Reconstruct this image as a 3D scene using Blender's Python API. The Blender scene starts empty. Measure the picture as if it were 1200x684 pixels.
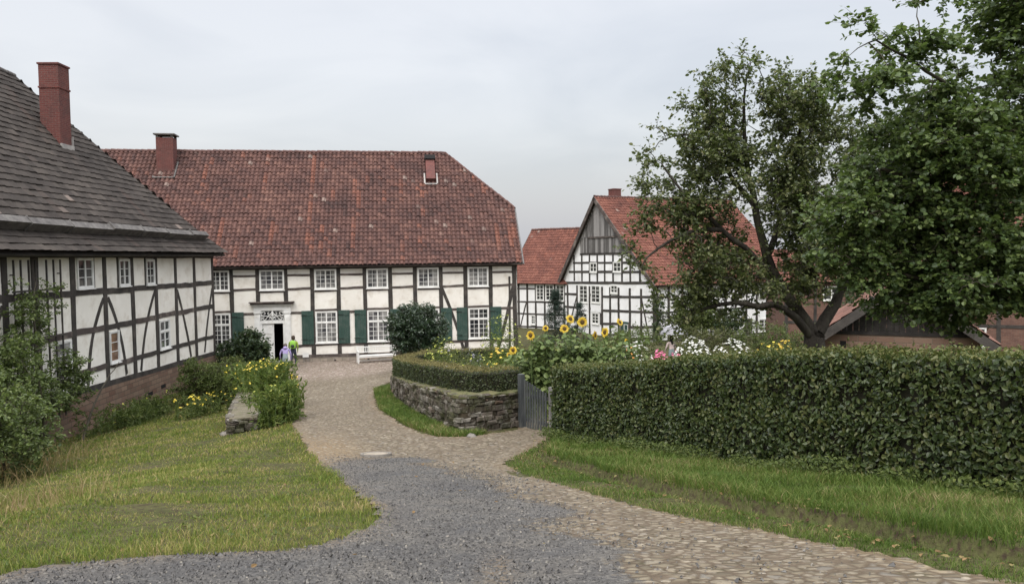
import bpy, math, random
import numpy as np
from mathutils import Vector, Matrix, noise as mnoise
random.seed(7); rng = np.random.default_rng(11)
R = math.radians
scene = bpy.context.scene
# ------------------------------------------------------------------ camera
CAM_Z = 6.0
cd = bpy.data.cameras.new("camera"); cam = bpy.data.objects.new("camera", cd)
scene.collection.objects.link(cam); scene.camera = cam
cd.sensor_fit = 'HORIZONTAL'; cd.sensor_width = 36.0; cd.lens = 27.0
cd.clip_start = 0.05; cd.clip_end = 3000
_p, _r = R(2.72), 0.0125
_fw = Vector((0, math.cos(_p), -math.sin(_p))); _up = Vector((0, math.sin(_p), math.cos(_p))); _rt = Vector((1, 0, 0))
_r1 = _rt*math.cos(_r) - _up*math.sin(_r); _u1 = _rt*math.sin(_r) + _up*math.cos(_r)
cam.matrix_world = Matrix(((_r1.x, _u1.x, -_fw.x, 0), (_r1.y, _u1.y, -_fw.y, 0), (_r1.z, _u1.z, -_fw.z, CAM_Z), (0, 0, 0, 1)))
# ------------------------------------------------------------------ exposure
scene.view_settings.view_transform = 'Standard'; scene.view_settings.look = 'None'
scene.view_settings.exposure = 0.0; scene.view_settings.gamma = 1.0
scene.view_settings.use_curve_mapping = False
scene.render.engine = 'CYCLES'
scene.render.resolution_x = 1024; scene.render.resolution_y = 583
# ------------------------------------------------------------------ world: overcast sky
SUN_EL, SUN_AZ = R(52), R(200)      # diffuse sun behind the clouds, behind the camera
w = bpy.data.worlds.new("World"); scene.world = w; w.use_nodes = True
nt = w.node_tree; N = nt.nodes; L = nt.links
N.clear()
wo = N.new('ShaderNodeOutputWorld'); add = N.new('ShaderNodeAddShader')
sky = N.new('ShaderNodeTexSky'); sky.sky_type = 'NISHITA'; sky.sun_disc = False
sky.sun_elevation = SUN_EL; sky.sun_rotation = SUN_AZ; sky.air_density = 1.5; sky.dust_density = 4
b1 = N.new('ShaderNodeBackground'); b1.inputs['Strength'].default_value = 0.05
L.new(sky.outputs[0], b1.inputs['Color'])
tc = N.new('ShaderNodeTexCoord'); sep = N.new('ShaderNodeSeparateXYZ'); L.new(tc.outputs['Generated'], sep.inputs[0])
def wmath(op, a, b=None, c=None, clamp=False):
    m = N.new('ShaderNodeMath'); m.operation = op; m.use_clamp = clamp
    for i, x in enumerate((a, b, c)):
        if x is None: continue
        if isinstance(x, (int, float)): m.inputs[i].default_value = x
        else: L.new(x, m.inputs[i])
    return m.outputs[0]
# colour of the low part of the cloud deck: blue grey near the horizon, paler above, brighter to the left
el = wmath('MULTIPLY_ADD', sep.outputs['Z'], 2.6, 0.05, clamp=True)
side = wmath('MULTIPLY_ADD', sep.outputs['X'], -0.42, 0.0)
nz = N.new('ShaderNodeTexNoise'); nz.inputs['Scale'].default_value = 2.6; nz.inputs['Detail'].default_value = 5
nz.inputs['Distortion'].default_value = 0.6
mp = N.new('ShaderNodeMapping'); mp.inputs['Scale'].default_value = (1, 1, 3.0); mp.inputs['Rotation'].default_value = (0, 0.3, 0)
L.new(tc.outputs['Generated'], mp.inputs[0]); L.new(mp.outputs[0], nz.inputs['Vector'])
cl = wmath('ADD', wmath('ADD', el, side), wmath('MULTIPLY_ADD', nz.outputs['Fac'], 1.7, -0.85), clamp=True)
ramp = N.new('ShaderNodeValToRGB'); ramp.color_ramp.elements[0].color = (.515, .525, .568, 1); ramp.color_ramp.elements[1].color = (.70, .695, .715, 1)
ramp.color_ramp.elements[0].position = 0.1; ramp.color_ramp.elements[1].position = 0.95
L.new(cl, ramp.inputs[0])
# overcast law: the zenith is several times brighter than the horizon
zr = N.new('ShaderNodeMapRange'); zr.interpolation_type = 'SMOOTHSTEP'
zr.inputs['From Min'].default_value = 0.40; zr.inputs['From Max'].default_value = 0.85
zr.inputs['To Min'].default_value = 1.0; zr.inputs['To Max'].default_value = 4.3
L.new(sep.outputs['Z'], zr.inputs['Value'])
br = N.new('ShaderNodeMapRange'); br.interpolation_type = 'SMOOTHSTEP'
br.inputs['From Min'].default_value = 0.25; br.inputs['From Max'].default_value = -0.7
br.inputs['To Min'].default_value = 1.0; br.inputs['To Max'].default_value = 1.5
L.new(sep.outputs['Y'], br.inputs['Value'])
b2 = N.new('ShaderNodeBackground'); L.new(ramp.outputs[0], b2.inputs['Color'])
L.new(wmath('MULTIPLY', zr.outputs[0], br.outputs[0]), b2.inputs['Strength'])
L.new(b1.outputs[0], add.inputs[0]); L.new(b2.outputs[0], add.inputs[1]); L.new(add.outputs[0], wo.inputs['Surface'])
# ------------------------------------------------------------------ sun behind cloud
sd = bpy.data.lights.new("sun", 'SUN'); sd.energy = 1.2; sd.angle = R(30); sd.color = (1, .96, .9)
so = bpy.data.objects.new("sun", sd); scene.collection.objects.link(so)
_sv = Vector((-.36*math.cos(SUN_EL), -.93*math.cos(SUN_EL), math.sin(SUN_EL)))
so.rotation_euler = _sv.to_track_quat('Z', 'Y').to_euler()

# ================================================================== helpers
COL = scene.collection
def tag(o, label=None, cat=None, group=None, kind=None):
    if label: o['label'] = label
    if cat: o['category'] = cat
    if group: o['group'] = group
    if kind: o['kind'] = kind
    return o
def empty(name, loc, rz=0.0, label=None, cat=None, group=None):
    o = bpy.data.objects.new(name, None); COL.objects.link(o); o.location = loc; o.rotation_euler = (0, 0, rz)
    o.empty_display_size = .2
    return tag(o, label, cat, group)
def link(name, me, mats, parent=None):
    if not isinstance(mats, (list, tuple)): mats = [mats]
    for m in mats: me.materials.append(m)
    o = bpy.data.objects.new(name, me); COL.objects.link(o)
    if parent is not None: o.parent = parent
    return o
def copy_tree(o, parent=None):
    c = o.copy(); COL.objects.link(c); c.parent = parent
    for ch in o.children: copy_tree(ch, c)
    return c
def np_mesh(name, V, F, mats, parent=None, smooth=False, midx=None, uv=None):
    V = np.asarray(V, np.float32); F = np.asarray(F, np.int32)
    me = bpy.data.meshes.new(name); k = F.shape[1]; n = len(F)
    me.vertices.add(len(V)); me.vertices.foreach_set('co', V.ravel())
    me.loops.add(n*k); me.loops.foreach_set('vertex_index', F.ravel())
    me.polygons.add(n); me.polygons.foreach_set('loop_start', np.arange(0, n*k, k, dtype=np.int32))
    if midx is not None: me.polygons.foreach_set('material_index', np.asarray(midx, np.int32))
    me.update(calc_edges=True)
    if uv is not None:
        l = me.uv_layers.new(name='UVMap'); l.data.foreach_set('uv', np.asarray(uv, np.float32)[F.ravel()].ravel())
    me.polygons.foreach_set('use_smooth', np.full(n, bool(smooth)))
    return link(name, me, mats, parent)
class Fr:
    """frame: origin o, axes u (along), v (up), n (out)"""
    def __init__(s, o, u, v, n=None):
        s.o = Vector(o); s.u = Vector(u).normalized(); s.v = Vector(v).normalized()
        s.n = Vector(n).normalized() if n is not None else s.u.cross(s.v)
    def __call__(s, a, b, c=0.0): return s.o + s.u*a + s.v*b + s.n*c
WORLD = Fr((0, 0, 0), (1, 0, 0), (0, 1, 0), (0, 0, 1))
class MB:
    def __init__(s): s.v = []; s.f = []; s.m = []
    def quad(s, a, b, c, d, m=0):
        i = len(s.v); s.v += [a, b, c, d]; s.f.append((i, i+1, i+2, i+3)); s.m.append(m)
    def poly(s, pts, m=0):
        i = len(s.v); s.v += list(pts); s.f.append(tuple(range(i, i+len(pts)))); s.m.append(m)
    def box(s, F, a0, a1, b0, b1, c0, c1, m=0):
        i = len(s.v)
        s.v += [F(a0, b0, c0), F(a1, b0, c0), F(a1, b1, c0), F(a0, b1, c0), F(a0, b0, c1), F(a1, b0, c1), F(a1, b1, c1), F(a0, b1, c1)]
        for q in ((3, 2, 1, 0), (4, 5, 6, 7), (0, 1, 5, 4), (1, 2, 6, 5), (2, 3, 7, 6), (3, 0, 4, 7)):
            s.f.append(tuple(i+k for k in q)); s.m.append(m)
    def beam(s, F, p, q, wd, c0, c1, m=0, seg=4, wob=.012, bow=0.0):
        """slightly crooked hewn timber on the wall plane from (u,v) p to q"""
        p = Vector((p[0], p[1])); q = Vector((q[0], q[1])); d = (q-p); ln = d.length; d.normalize(); nn = Vector((-d.y, d.x))
        rows = []
        for k in range(seg+1):
            t = k/seg; c = p.lerp(q, t) + nn*(bow*4*t*(1-t) + (random.uniform(-wob, wob) if 0 < k < seg else 0))
            h = wd/2*(1+random.uniform(-.10, .10)); a = c+nn*h; b = c-nn*h
            cc = c1+random.uniform(-.0015, .0015)
            rows.append([F(b.x, b.y, c0), F(a.x, a.y, c0), F(a.x, a.y, cc), F(b.x, b.y, cc)])
        i = len(s.v)
        for r in rows: s.v += r
        for k in range(seg):
            j = i+4*k
            for e in range(4):
                s.f.append((j+e, j+4+e, j+4+(e+1) % 4, j+(e+1) % 4)); s.m.append(m)
        s.f.append((i, i+1, i+2, i+3)); s.m.append(m); j = i+4*seg; s.f.append((j+3, j+2, j+1, j)); s.m.append(m)
    def bar(s, p, q, r, sides=6, m=0, r2=None):
        p = Vector(p); q = Vector(q); r2 = r if r2 is None else r2
        d = (q-p).normalized(); a = d.cross(Vector((0, 0, 1)) if abs(d.z) < .9 else Vector((1, 0, 0))).normalized(); b = d.cross(a)
        i = len(s.v)
        for c, rr in ((p, r), (q, r2)):
            for k in range(sides):
                t = 2*math.pi*k/sides; s.v.append(c+a*math.cos(t)*rr+b*math.sin(t)*rr)
        for k in range(sides):
            s.f.append((i+k, i+(k+1) % sides, i+sides+(k+1) % sides, i+sides+k)); s.m.append(m)
        s.f.append(tuple(i+k for k in range(sides))[::-1]); s.m.append(m)
        s.f.append(tuple(i+sides+k for k in range(sides))); s.m.append(m)
    def path(s, pts, r, sides=6, m=0):
        for a, b in zip(pts[:-1], pts[1:]): s.bar(a, b, r, sides, m)
    def lathe(s, prof, c=(0, 0, 0), sides=20, m=0, F=None):
        i = len(s.v); c = Vector(c)
        for r_, z in prof:
            for k in range(sides):
                t = 2*math.pi*k/sides; q = Vector((r_*math.cos(t), r_*math.sin(t), z))
                s.v.append(F(q.x, q.y, q.z) if F else c+q)
        for j in range(len(prof)-1):
            for k in range(sides):
                a = i+j*sides+k; b = i+j*sides+(k+1) % sides
                s.f.append((a, b, b+sides, a+sides)); s.m.append(m)
    def build(s, name, mats, parent=None, smooth=False):
        me = bpy.data.meshes.new(name); me.from_pydata([tuple(x) for x in s.v], [], s.f)
        me.polygons.foreach_set('material_index', s.m)
        if smooth: me.polygons.foreach_set('use_smooth', [True]*len(s.f))
        me.update()
        return link(name, me, mats, parent)

# ================================================================== materials
def nmat(name):
    m = bpy.data.materials.new(name); m.use_nodes = True; t = m.node_tree
    for n in list(t.nodes): t.nodes.remove(n)
    o = t.nodes.new('ShaderNodeOutputMaterial'); p = t.nodes.new('ShaderNodeBsdfPrincipled')
    t.links.new(p.outputs[0], o.inputs[0])
    return m, t, p, o
class G:
    """tiny node graph helper"""
    def __init__(s, t): s.t = t
    def n(s, ty, **kw):
        x = s.t.nodes.new(ty)
        for k, v in kw.items(): setattr(x, k, v)
        return x
    def set(s, sock, v):
        if isinstance(v, bpy.types.NodeSocket): s.t.links.new(v, sock)
        else:
            if isinstance(v, (tuple, list)) and len(v) == 3 and sock.type == 'RGBA': v = (*v, 1)
            sock.default_value = v
    def math(s, op, a, b=0.0, c=0.0, clamp=False):
        x = s.n('ShaderNodeMath', operation=op, use_clamp=clamp)
        for i, v in enumerate((a, b, c)): s.set(x.inputs[i], v)
        return x.outputs[0]
    def noise(s, vec, scale, detail=4, rough=.55, dist=0.0):
        x = s.n('ShaderNodeTexNoise'); s.set(x.inputs['Vector'], vec); s.set(x.inputs['Scale'], scale)
        x.inputs['Detail'].default_value = detail; x.inputs['Roughness'].default_value = rough; x.inputs['Distortion'].default_value = dist
        return x.outputs['Fac']
    def vor(s, vec, scale, feature='F1', out='Distance', rnd=1.0):
        x = s.n('ShaderNodeTexVoronoi', feature=feature); s.set(x.inputs['Vector'], vec); s.set(x.inputs['Scale'], scale)
        x.inputs['Randomness'].default_value = rnd
        return x.outputs[out]
    def ramp(s, fac, stops):
        x = s.n('ShaderNodeValToRGB'); e = x.color_ramp.elements
        while len(e) < len(stops): e.new(.5)
        for i, (p, c) in enumerate(stops): e[i].position = p; e[i].color = (*c, 1) if len(c) == 3 else c
        s.set(x.inputs[0], fac); return x.outputs[0]
    def mix(s, f, a, b, mode='MIX'):
        x = s.n('ShaderNodeMix', data_type='RGBA', blend_type=mode); s.set(x.inputs[0], f); s.set(x.inputs[6], a); s.set(x.inputs[7], b)
        return x.outputs[2]
    def obj(s, scale=(1, 1, 1)):
        tc = s.n('ShaderNodeTexCoord')
        if scale == (1, 1, 1): return tc.outputs['Object']
        m = s.n('ShaderNodeMapping'); m.inputs['Scale'].default_value = scale; s.t.links.new(tc.outputs['Object'], m.inputs[0]); return m.outputs[0]
    def attr(s, name):
        return s.n('ShaderNodeAttribute', attribute_name=name).outputs['Fac']
    def bump(s, h, st=.5, dist=.02, nrm=None):
        x = s.n('ShaderNodeBump'); x.inputs['Strength'].default_value = st; x.inputs['Distance'].default_value = dist
        s.set(x.inputs['Height'], h)
        if nrm is not None: s.set(x.inputs['Normal'], nrm)
        return x.outputs[0]
    def island(s): return s.n('ShaderNodeNewGeometry').outputs['Random Per Island']
def basic(name, c1, c2, scale=3, rough=.8, bump=.2, bs=None, stretch=(1, 1, 1), metal=0.0, spec=.3, island=0.0, dirt=None):
    m, t, p, o = nmat(name); g = G(t); v = g.obj(stretch)
    f = g.noise(v, scale, 6, .6)
    if island: f = g.math('ADD', f, g.math('MULTIPLY_ADD', g.island(), island, -island/2), clamp=True)
    col = g.ramp(f, [(.3, c1), (.7, c2)])
    if dirt: col = g.mix(g.math('MULTIPLY', g.ramp(g.noise(v, dirt[1], 5, .65), [(.5, (0, 0, 0)), (.72, (1, 1, 1))]), dirt[2]), col, dirt[0])
    g.set(p.inputs['Base Color'], col); p.inputs['Roughness'].default_value = rough; p.inputs['Metallic'].default_value = metal
    p.inputs['Specular IOR Level'].default_value = spec
    if bump: g.set(p.inputs['Normal'], g.bump(g.noise(v, bs or scale*6, 4), bump, .02))
    return m
def leafmat(name, cols, rough=.5, trans=.25, spec=.25, big=0.35, tcol=None):
    """colour varies leaf by leaf and, in drifts, from clump to clump"""
    m, t, p, o = nmat(name); g = G(t)
    f = g.math('ADD', g.math('MULTIPLY', g.island(), 1-big), g.math('MULTIPLY', g.noise(g.obj(), 1.7, 3), big))
    n = len(cols); col = g.ramp(f, [(.08+.84*i/(n-1), c) for i, c in enumerate(cols)])
    g.set(p.inputs['Base Color'], col); p.inputs['Roughness'].default_value = rough; p.inputs['Specular IOR Level'].default_value = spec
    tr = g.n('ShaderNodeBsdfTranslucent'); g.set(tr.inputs[0], g.mix(.5, col, tcol or (.16, .24, .04)))
    mx = g.n('ShaderNodeMixShader'); mx.inputs[0].default_value = trans
    t.links.new(p.outputs[0], mx.inputs[1]); t.links.new(tr.outputs[0], mx.inputs[2]); t.links.new(mx.outputs[0], o.inputs[0])
    return m

# ================================================================== numpy geometry helpers
def unit(a): return a/np.maximum(np.linalg.norm(a, axis=-1, keepdims=True), 1e-9)
def leaf_geo(P, S, Nrm=None, spread=1.0, kind='leaf', aspect=.62, direction=None, dspread=.7):
    P = np.asarray(P, float); n = len(P); S = np.broadcast_to(np.asarray(S, float), (n,)).copy()
    nn = rng.normal(size=(n, 3))
    if Nrm is not None: nn = np.asarray(Nrm)+spread*nn*.6
    nn = unit(nn); d = rng.normal(size=(n, 3))
    if direction is not None: d = np.asarray(direction)+dspread*d*.6
    t = unit(d-(d*nn).sum(1, keepdims=True)*nn); b = np.cross(nn, t)
    if kind == 'diamond':
        tp = [(0, 0, 0), (.5, .5, .0), (1, 0, 0), (.5, -.5, .0)]; fc = [(0, 1, 2, 3)]
    elif kind == 'round':
        tp = [(0, 0, 0), (.25, .48, .10), (.72, .42, .08), (1, 0, -.04), (.72, -.42, .08), (.25, -.48, .10)]; fc = [(0, 3, 2, 1), (0, 5, 4, 3)]
    elif kind == 'blade':
        tp = [(0, .5, 0), (0, -.5, 0), (.6, -.35, .05), (.6, .35, .05), (1, 0, .2), (1, .001, .2)]; fc = [(0, 1, 2, 3), (3, 2, 4, 5)]
    else:
        tp = [(0, 0, 0), (.3, .5, .10), (.7, .36, .07), (1, 0, -.08), (.7, -.36, .07), (.3, -.5, .10)]; fc = [(0, 3, 2, 1), (0, 5, 4, 3)]
    tp = np.array(tp); k = len(tp)
    V = P[:, None, :]+S[:, None, None]*(tp[None, :, 0:1]*t[:, None, :]+aspect*tp[None, :, 1:2]*b[:, None, :]+tp[None, :, 2:3]*nn[:, None, :])
    F = (np.array(fc)[None]+(np.arange(n)*k)[:, None, None]).reshape(-1, 4)
    return V.reshape(-1, 3), F
def tube_geo(pts, rad, sides=5):
    pts = np.asarray(pts, float); n = len(pts); rad = np.broadcast_to(np.asarray(rad, float), (n,))
    tn = unit(np.gradient(pts, axis=0)); ref = np.array([0.31, .17, .94]); a = unit(np.cross(tn, ref)); b = np.cross(tn, a)
    th = np.arange(sides)*2*np.pi/sides
    V = pts[:, None]+rad[:, None, None]*(np.cos(th)[None, :, None]*a[:, None]+np.sin(th)[None, :, None]*b[:, None])
    i = np.arange(n-1)[:, None]*sides; k = np.arange(sides)[None]; k2 = (k+1) % sides
    F = np.stack([i+k, i+k2, i+sides+k2, i+sides+k], -1).reshape(-1, 4)
    return V.reshape(-1, 3), F
class Acc:
    def __init__(s): s.V = []; s.F = []; s.n = 0; s.M = []
    def add(s, VF, m=0):
        V, F = VF
        if len(V) == 0: return
        s.V.append(V); s.F.append(F+s.n); s.n += len(V); s.M.append(np.full(len(F), m))
    def build(s, name, mats, parent=None, smooth=False):
        return np_mesh(name, np.concatenate(s.V), np.concatenate(s.F), mats, parent, smooth, np.concatenate(s.M))
def vnoise(P, f, seed=0.0):
    """cheap smooth pseudo noise in numpy, about -1..1"""
    P = np.asarray(P, float)*f+seed*7.13
    return (np.sin(P[..., 0]*1.7+np.sin(P[..., 1]*1.3+seed))+np.sin(P[..., 1]*2.1+np.sin(P[..., -1]*1.1+1.3))+np.sin((P[..., 0]+P[..., -1])*1.25+2.1*np.sin(P[..., 1]*.7)))/3
def seg_dist(P, poly, closed=True):
    P = np.asarray(P, float); poly = np.asarray(poly, float); best = np.full(len(P), 1e9)
    m = len(poly) if closed else len(poly)-1
    for i in range(m):
        a = poly[i]; b = poly[(i+1) % len(poly)]; d = b-a; t = np.clip(((P-a)@d)/max(d@d, 1e-9), 0, 1)
        best = np.minimum(best, np.linalg.norm(P-(a+t[:, None]*d), axis=1))
    return best
def inside(P, poly):
    P = np.asarray(P, float); poly = np.asarray(poly, float); c = np.zeros(len(P), bool)
    for i in range(len(poly)):
        a = poly[i]; b = poly[i-1]
        if a[1] == b[1]: continue
        c ^= ((a[1] > P[:, 1]) != (b[1] > P[:, 1])) & (P[:, 0] < (b[0]-a[0])*(P[:, 1]-a[1])/(b[1]-a[1])+a[0])
    return c
def smooth_path(pts, step=.25):
    pts = np.asarray(pts, float); n = len(pts); out = []
    for i in range(n-1):
        p0 = pts[max(i-1, 0)]; p1 = pts[i]; p2 = pts[i+1]; p3 = pts[min(i+2, n-1)]
        k = max(2, int(np.linalg.norm(p2-p1)/step))
        for j in range(k):
            t = j/k; out.append(.5*((2*p1)+(-p0+p2)*t+(2*p0-5*p1+4*p2-p3)*t*t+(-p0+3*p1-3*p2+p3)*t**3))
    out.append(pts[-1]); return np.array(out)
def sstep(x): x = np.clip(x, 0, 1); return x*x*(3-2*x)
# ================================================================== terrain
PY = [-60, 0, 4, 8, 12, 15, 20, 26, 34, 40, 44, 48, 60, 700]
PZ = [9.5, 4.5, 4.1, 3.35, 2.6, 2.1, 1.7, 1.25, .65, .3, .15, .0, -1.1, -1.1]
SCARP = smooth_path([(5.0, 2.5), (4.2, 3.6), (3.42, 5.2), (3.1, 5.75), (2.62, 6.95), (2.1, 8.2), (1.36, 10.7), (.62, 13.3), (.55, 14.6), (.80, 16.2)], .3)
GARDEN = [(.3, 18.9), (-.55, 18.2), (-1.1, 17.9), (-1.7, 19.0), (-2.6, 21.4), (-3.4, 24.0), (-4.1, 26.9), (-4.4, 30), (-4.2, 33.5), (-3.0, 36), (1, 36.8), (1, 30), (.6, 22)]
def gz(X, Y):
    X = np.asarray(X, float); Y = np.asarray(Y, float)
    z = np.interp(Y-.6, PY, PZ)*.25+np.interp(Y, PY, PZ)*.5+np.interp(Y+.6, PY, PZ)*.25
    a = np.maximum(0, -X-5); z2 = z-.125*a*np.clip(Y/10, 0, 1)
    lo = np.minimum(z, 0.0); d = z2-lo
    z = lo+.5*(d+np.sqrt(d*d+.01))-.05*(a > 0)*0
    P = np.stack([X.ravel(), Y.ravel()], 1)
    sx = np.interp(P[:, 1], SCARP[:, 1], SCARP[:, 0]); e = P[:, 0]-sx+.07*vnoise(P, 2.3)
    bank = (.10*sstep(e/.07)-.07*np.exp(-((e+.06)/.09)**2))*(P[:, 1] < 16.5)*sstep((16.6-P[:, 1])/2.0)
    near = (P[:, 0] > -6) & (P[:, 0] < 2) & (P[:, 1] > 17) & (P[:, 1] < 38)
    ter = np.zeros(len(P))
    if near.any():
        q = P[near]; s = seg_dist(q, GARDEN)*np.where(inside(q, GARDEN), 1, -1)
        ter[near] = sstep((s-.1)/.3)*.62*(1-sstep((q[:, 1]-22)/12))
    return z+(bank+ter).reshape(z.shape)
def g1(x, y): return float(gz(np.array([x]), np.array([y]))[0])

ROAD = smooth_path([(-4.6, -2), (-3.9, 3.2), (-3.42, 5.0), (-3.3, 5.3), (-2.84, 5.5), (-2.2, 5.7), (-1.72, 5.8), (-1.43, 6.25), (-1.27, 6.8), (-1.35, 7.4), (-1.55, 8.1), (-2.2, 9.9), (-3.37, 13.2), (-4.79, 17), (-5.9, 20.2), (-7.0, 24.8), (-8.0, 28.4), (-9.9, 34), (-10.8, 37), (-15.5, 40.5)], .4)
ROAD = np.concatenate([ROAD, [(-18, 44.5), (-14, 44.3), (1, 46.6), (8, 46), (6, 38.5)],
    smooth_path([(1, 37.4), (-3.2, 36.6), (-4.7, 33.8), (-5.1, 30.5), (-4.95, 27.6), (-3.95, 22.6), (-2.65, 19), (-1.75, 17.35), (-1.0, 17.1)], .4),
    [(-.6, 17.6), (.1, 18.3), (.25, 20), (1.0, 20), (.95, 17.4), (.6, 16.2)],
    smooth_path([(.35, 15.2), (-.1, 13.4), (-.02, 12.6), (.22, 11.4), (.97, 8.9), (1.6, 7.2), (2.13, 6.35), (2.47, 5.5), (2.8, 4.9), (3.4, 3.6), (4, -2)], .4)])
def road_sd(P):
    return seg_dist(P, ROAD)*np.where(inside(P, ROAD), 1, -1)
GRAVEL = [(-4.5, -2), (-4.2, 5), (-3.2, 5.5), (-1.6, 6), (-1.5, 8.2), (-2.3, 10.2), (-3.3, 13.4), (-3.1, 14.1), (-2.0, 14.0), (-1.1, 12.2), (-.35, 10.6), (.2, 8), (.45, 6.2), (.5, 4.6), (.5, -2)]

def grid(xs, ys):
    X, Y = np.meshgrid(xs, ys, indexing='ij'); nx, ny = len(xs), len(ys)
    i = np.arange(nx-1)[:, None]*ny+np.arange(ny-1)[None]; i = i.ravel()
    return X, Y, np.stack([i, i+ny, i+ny+1, i+1], 1)
xs = np.concatenate([[-900, -300, -120, -60, -35, -25], np.arange(-20, -1, .2), np.arange(-1, 5.6, .05), np.arange(5.6, 16.01, .2), [19, 24, 35, 60, 120, 300, 900]])
ys = np.concatenate([[-60, -20, -8], np.arange(-3, 2, .2), np.arange(2, 18, .1), np.arange(18, 50.01, .2), [53, 57, 62, 70, 90, 140, 300, 1200]])
X, Y, F = grid(xs, ys)
P = np.stack([X.ravel(), Y.ravel()], 1)
near = (np.abs(P[:, 0]) < 21) & (P[:, 1] > -3) & (P[:, 1] < 51)
sd = np.full(len(P), -50.0); sd[near] = road_sd(P[near])
Z = gz(X, Y).ravel()-.07*sstep((sd-.22)/.3)+np.where(sd < -.3, .02*vnoise(P, 1.9)+.012*vnoise(P, 5.1, 2), 0)
m, t, p, o = nmat('soil_and_turf'); g = G(t); v = g.obj()
c = g.ramp(g.noise(v, 2.5, 6, .6), [(.3, (.045, .05, .018)), (.55, (.075, .075, .03)), (.75, (.085, .07, .04))])
c = g.mix(g.ramp(g.noise(v, 14, 4), [(.45, (0, 0, 0)), (.65, (1, 1, 1))]), c, (.040, .030, .019))
g.set(p.inputs['Base Color'], c); p.inputs['Roughness'].default_value = .95; p.inputs['Specular IOR Level'].default_value = .1
g.set(p.inputs['Normal'], g.bump(g.noise(v, 30, 5), .8, .03))
ground = np_mesh('ground', np.stack([P[:, 0], P[:, 1], Z], 1), F, m, smooth=True); tag(ground, kind='structure')

# ---- road sheet: old cobbles with a worn patch of grey gravel
xs = np.arange(-18.2, 8.3, .1); ys = np.arange(-2, 46.9, .1)
X, Y, F = grid(xs, ys); P = np.stack([X.ravel(), Y.ravel()], 1)
sd = road_sd(P)+.05*vnoise(P, 6)+.08*vnoise(P, 1.8)
keep = (sd[F] > -.02).all(1); F = F[keep]
used = np.unique(F); remap = -np.ones(len(P), int); remap[used] = np.arange(len(used)); F = remap[F]; P = P[used]; sd = sd[used]
gsd = seg_dist(P, GRAVEL)*np.where(inside(P, GRAVEL), 1, -1)
grav = sstep((gsd+.35*vnoise(P, 1.3)+.2*vnoise(P, 4, 3))/.9+.5)
ruts = .012*vnoise(P*np.array([1, .35]), 2.2)
Zr = gz(P[:, 0], P[:, 1])+.008+ruts+.008*grav
straw = .9*np.exp(-(((P[:, 0]+3.55+.32*(P[:, 1]-15))/.6)**2+((P[:, 1]-15.6)/1.9)**2))+.7*np.exp(-(((P[:, 0]+.12)/.10)**2+((P[:, 1]-4.9)/.6)**2))+.5*np.exp(-((sd)/.22)**2)*(P[:, 1] < 30)
court = sstep((P[:, 1]-36)/3.5)
def add_attr(o, name, a):
    at = o.data.attributes.new(name, 'FLOAT', 'POINT'); at.data.foreach_set('value', np.asarray(a, np.float32))
m, t, p, o = nmat('cobbles_and_gravel'); g = G(t); v = g.obj((1, 1, .0)); 
gr, stw, crt = g.attr('gravel'), g.attr('straw'), g.attr('court')
vv = g.obj((8.5, 10.5, 0))
cell = g.vor(vv, 1, 'F1', 'Color'); edge = g.vor(vv, 1, 'DISTANCE_TO_EDGE', 'Distance')
sepc = g.n('ShaderNodeSeparateColor'); g.set(sepc.inputs[0], cell)
stone = g.ramp(sepc.outputs[0], [(0, (.095, .079, .053)), (.45, (.145, .122, .083)), (.8, (.21, .178, .125)), (1, (.14, .13, .11))])
joint = g.ramp(edge, [(.05, (1, 1, 1)), (.20, (0, 0, 0))])
soil = g.ramp(g.noise(v, 5, 6, .7), [(.3, (.05, .048, .022)), (.45, (.075, .056, .036)), (.7, (.125, .097, .067))])
cob = g.mix(joint, stone, soil)
# pinker, paler setts on the court in front of the house
stc = g.ramp(sepc.outputs[1], [(0, (.17, .13, .10)), (.5, (.29, .23, .19)), (1, (.44, .38, .33))])
cob = g.mix(crt, cob, g.mix(g.math('MULTIPLY', joint, .8), stc, (.13, .10, .08)))
cob = g.mix(g.ramp(g.noise(v, .8, 5, .6), [(.42, (0, 0, 0)), (.7, (.8, .8, .8))]), cob, g.mix(.6, cob, (.105, .08, .055)))
gn = g.noise(v, 42, 8, .82)
gcell = g.n('ShaderNodeSeparateColor'); g.set(gcell.inputs[0], g.vor(g.obj((1, 1.3, 0)), 38, 'F1', 'Color'))
grc = g.mix(.45, g.ramp(gcell.outputs[0], [(0, (.033, .031, .029)), (.5, (.090, .087, .081)), (.85, (.14, .134, .122)), (1, (.28, .26, .22))]), g.ramp(gn, [(.34, (.03, .029, .028)), (.5, (.085, .082, .077)), (.66, (.21, .20, .185))]))
grc = g.mix(g.ramp(g.noise(v, 1.6, 5, .6), [(.4, (0, 0, 0)), (.7, (.75, .75, .75))]), grc, g.mix(.5, grc, (.16, .14, .11)))
grc = g.mix(g.ramp(g.noise(v, .7, 4, .6), [(.45, (0, 0, 0)), (.65, (.5, .5, .5))]), grc, (.052, .053, .057))
fac = g.math('ADD', gr, g.math('MULTIPLY_ADD', g.noise(v, 7, 6, .75), 1.5, -.75)); fac = g.ramp(fac, [(.35, (0, 0, 0)), (.6, (1, 1, 1))])
col = g.mix(fac, cob, grc)
stf = g.math('MULTIPLY', stw, g.ramp(g.noise(v, 16, 6, .7), [(.38, (0, 0, 0)), (.6, (1, 1, 1))]), clamp=True)
col = g.mix(stf, col, g.ramp(g.noise(v, 30, 3), [(.3, (.15, .10, .055)), (.7, (.26, .19, .105))]))
g.set(p.inputs['Base Color'], col); p.inputs['Roughness'].default_value = .82; p.inputs['Specular IOR Level'].default_value = .25
h1 = g.math('MULTIPLY', g.ramp(edge, [(.0, (0, 0, 0)), (.3, (1, 1, 1))]), 1.0)
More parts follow.
